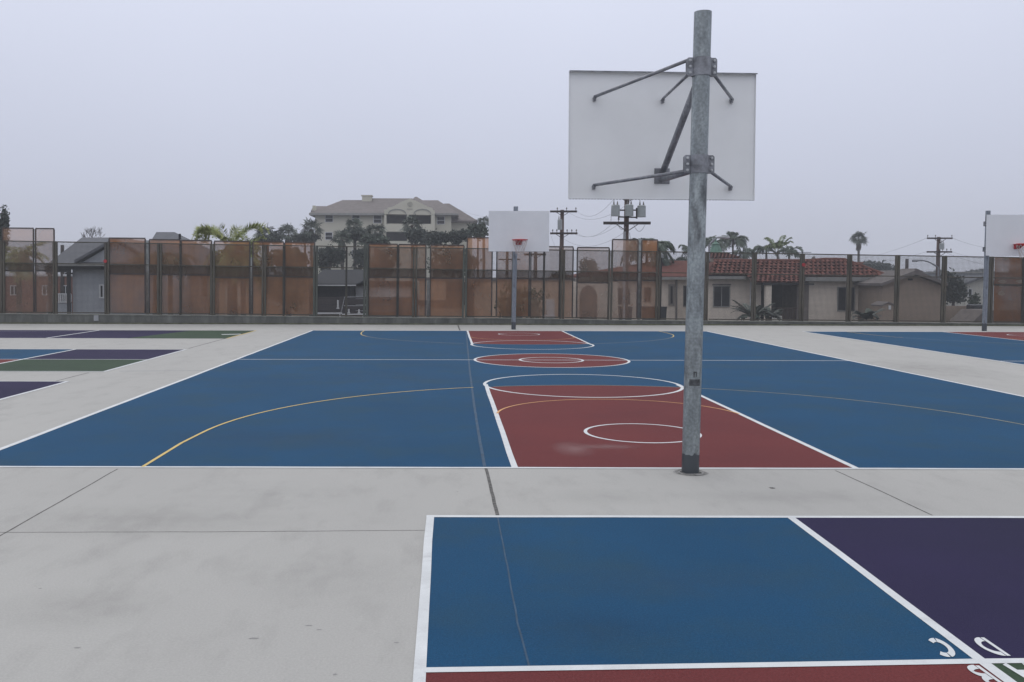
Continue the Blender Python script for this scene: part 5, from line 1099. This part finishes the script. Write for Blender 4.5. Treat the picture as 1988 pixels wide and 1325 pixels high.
for px, py, l_ in ((613, 482, 'slim dark post with round grey cap at the left of the clear mesh bay'), (1283, 494, 'slim dark post with round grey cap at the right end of the screens')):
    Yq = FY + .55; c = P(px, py, Yq); e_ = empty('capped_post', (c.x, Yq, GZ), l_, 'post', 'slim capped posts behind the fence')
    mb = MB(); mb.tube([(c.x - .03, Yq, GZ), (c.x, Yq, c.z - .08)], .045, 10); mb.build('pole', m_dark, e_)
    mb = MB(); mb.tube([(c.x, Yq, c.z - .13), (c.x, Yq, c.z - .05), (c.x, Yq, c.z + .0)], .11, 14, r1=.085); mb.tube([(c.x, Yq, c.z), (c.x, Yq, c.z + .05)], .085, 14, r1=.02); mb.build('cap', m_lampgrey, e_)
for px, l_, pt_ in ((285.5, 'pale grey steel pole behind the screens before the grey house', 467), (487.5, 'pale pole in the gap between screens under the bright palm', 500), (413, 'thin white pole behind the post left of the bright palm', 545), (831.5, 'pale pole in the screen gap left of the middle hoop', 545), (1242, 'pale green grey pole in the gap of the tallest screens', 463)):
    Yq = FY + .9; c = P(px, pt_, Yq); mb = MB(); mb.tube([(c.x - .02, Yq, GZ), (c.x, Yq, c.z)], .055 if px != 413 else .03, 10); tag(mb.build('pipe_pole', mat('pale_pole', (.26, .29, .30), .6, scale=3, var=.3), smooth=True), l_, 'pole', 'pale poles behind the fence')
# antenna and dish on the tiled house
c = P(1557.5, 505, 55); an = empty('tv_antenna', (c.x, 55, c.z), 'dark roof aerial with two crossbars on the tiled house', 'antenna')
mb = MB(); mb.tube([(c.x, 55, c.z - .9), (c.x, 55, P(1557, 488, 55).z)], .025, 6); mb.build('mast', m_dark, an)
for y_, a_, b_ in ((490.5, 1545, 1575), (505, 1543, 1574)): mb = MB(); mb.tube([P(a_, y_, 55), P(b_, y_, 55)], .018, 6); mb.build('crossbar', m_dark, an)
c = P(1580, 505, 56); di = empty('satellite_dish', (c.x, 56, c.z), 'dark satellite dish on the ridge of the tiled house', 'satellite dish')
mb = MB(); n = 16; cc = P(1580, 504, 56)
for k in range(n):
    a = 2 * math.pi * k / n; b = 2 * math.pi * (k + 1) / n; f_ = lambda t, r_: cc + Vector((.17 * r_ * math.cos(t) + .06 * r_ * math.sin(t), .1 * r_ * math.cos(t) + .12 * (r_ * r_), .20 * r_ * math.sin(t)))
    mb.face([cc, f_(a, .5), f_(b, .5)]); mb.face([f_(a, .5), f_(a, 1), f_(b, 1), f_(b, .5)])
mb.build('reflector', m_fascia, di); mb = MB(); mb.tube([cc, cc - Vector((0, -.05, .45))], .02, 6); mb.build('mast', m_dark, di)

# ------------------------------------------------------------------ misty air
mb = MB(); mb.box(-490, 490, -70, 710, -2.1, 24)
hz = mb.build('haze', bpy.data.materials.new('mist')); tag(hz, 'thin grey morning mist filling the air', 'haze', kind='stuff')
mh = hz.data.materials[0]; mh.use_nodes = True; nn = mh.node_tree.nodes; nn.clear(); oo = nn.new('ShaderNodeOutputMaterial'); pv = nn.new('ShaderNodeVolumePrincipled')
pv.inputs['Color'].default_value = (.93, .95, 1, 1); pv.inputs['Density'].default_value = .00085; pv.inputs['Anisotropy'].default_value = .1
mh.node_tree.links.new(pv.outputs[0], oo.inputs['Volume'])
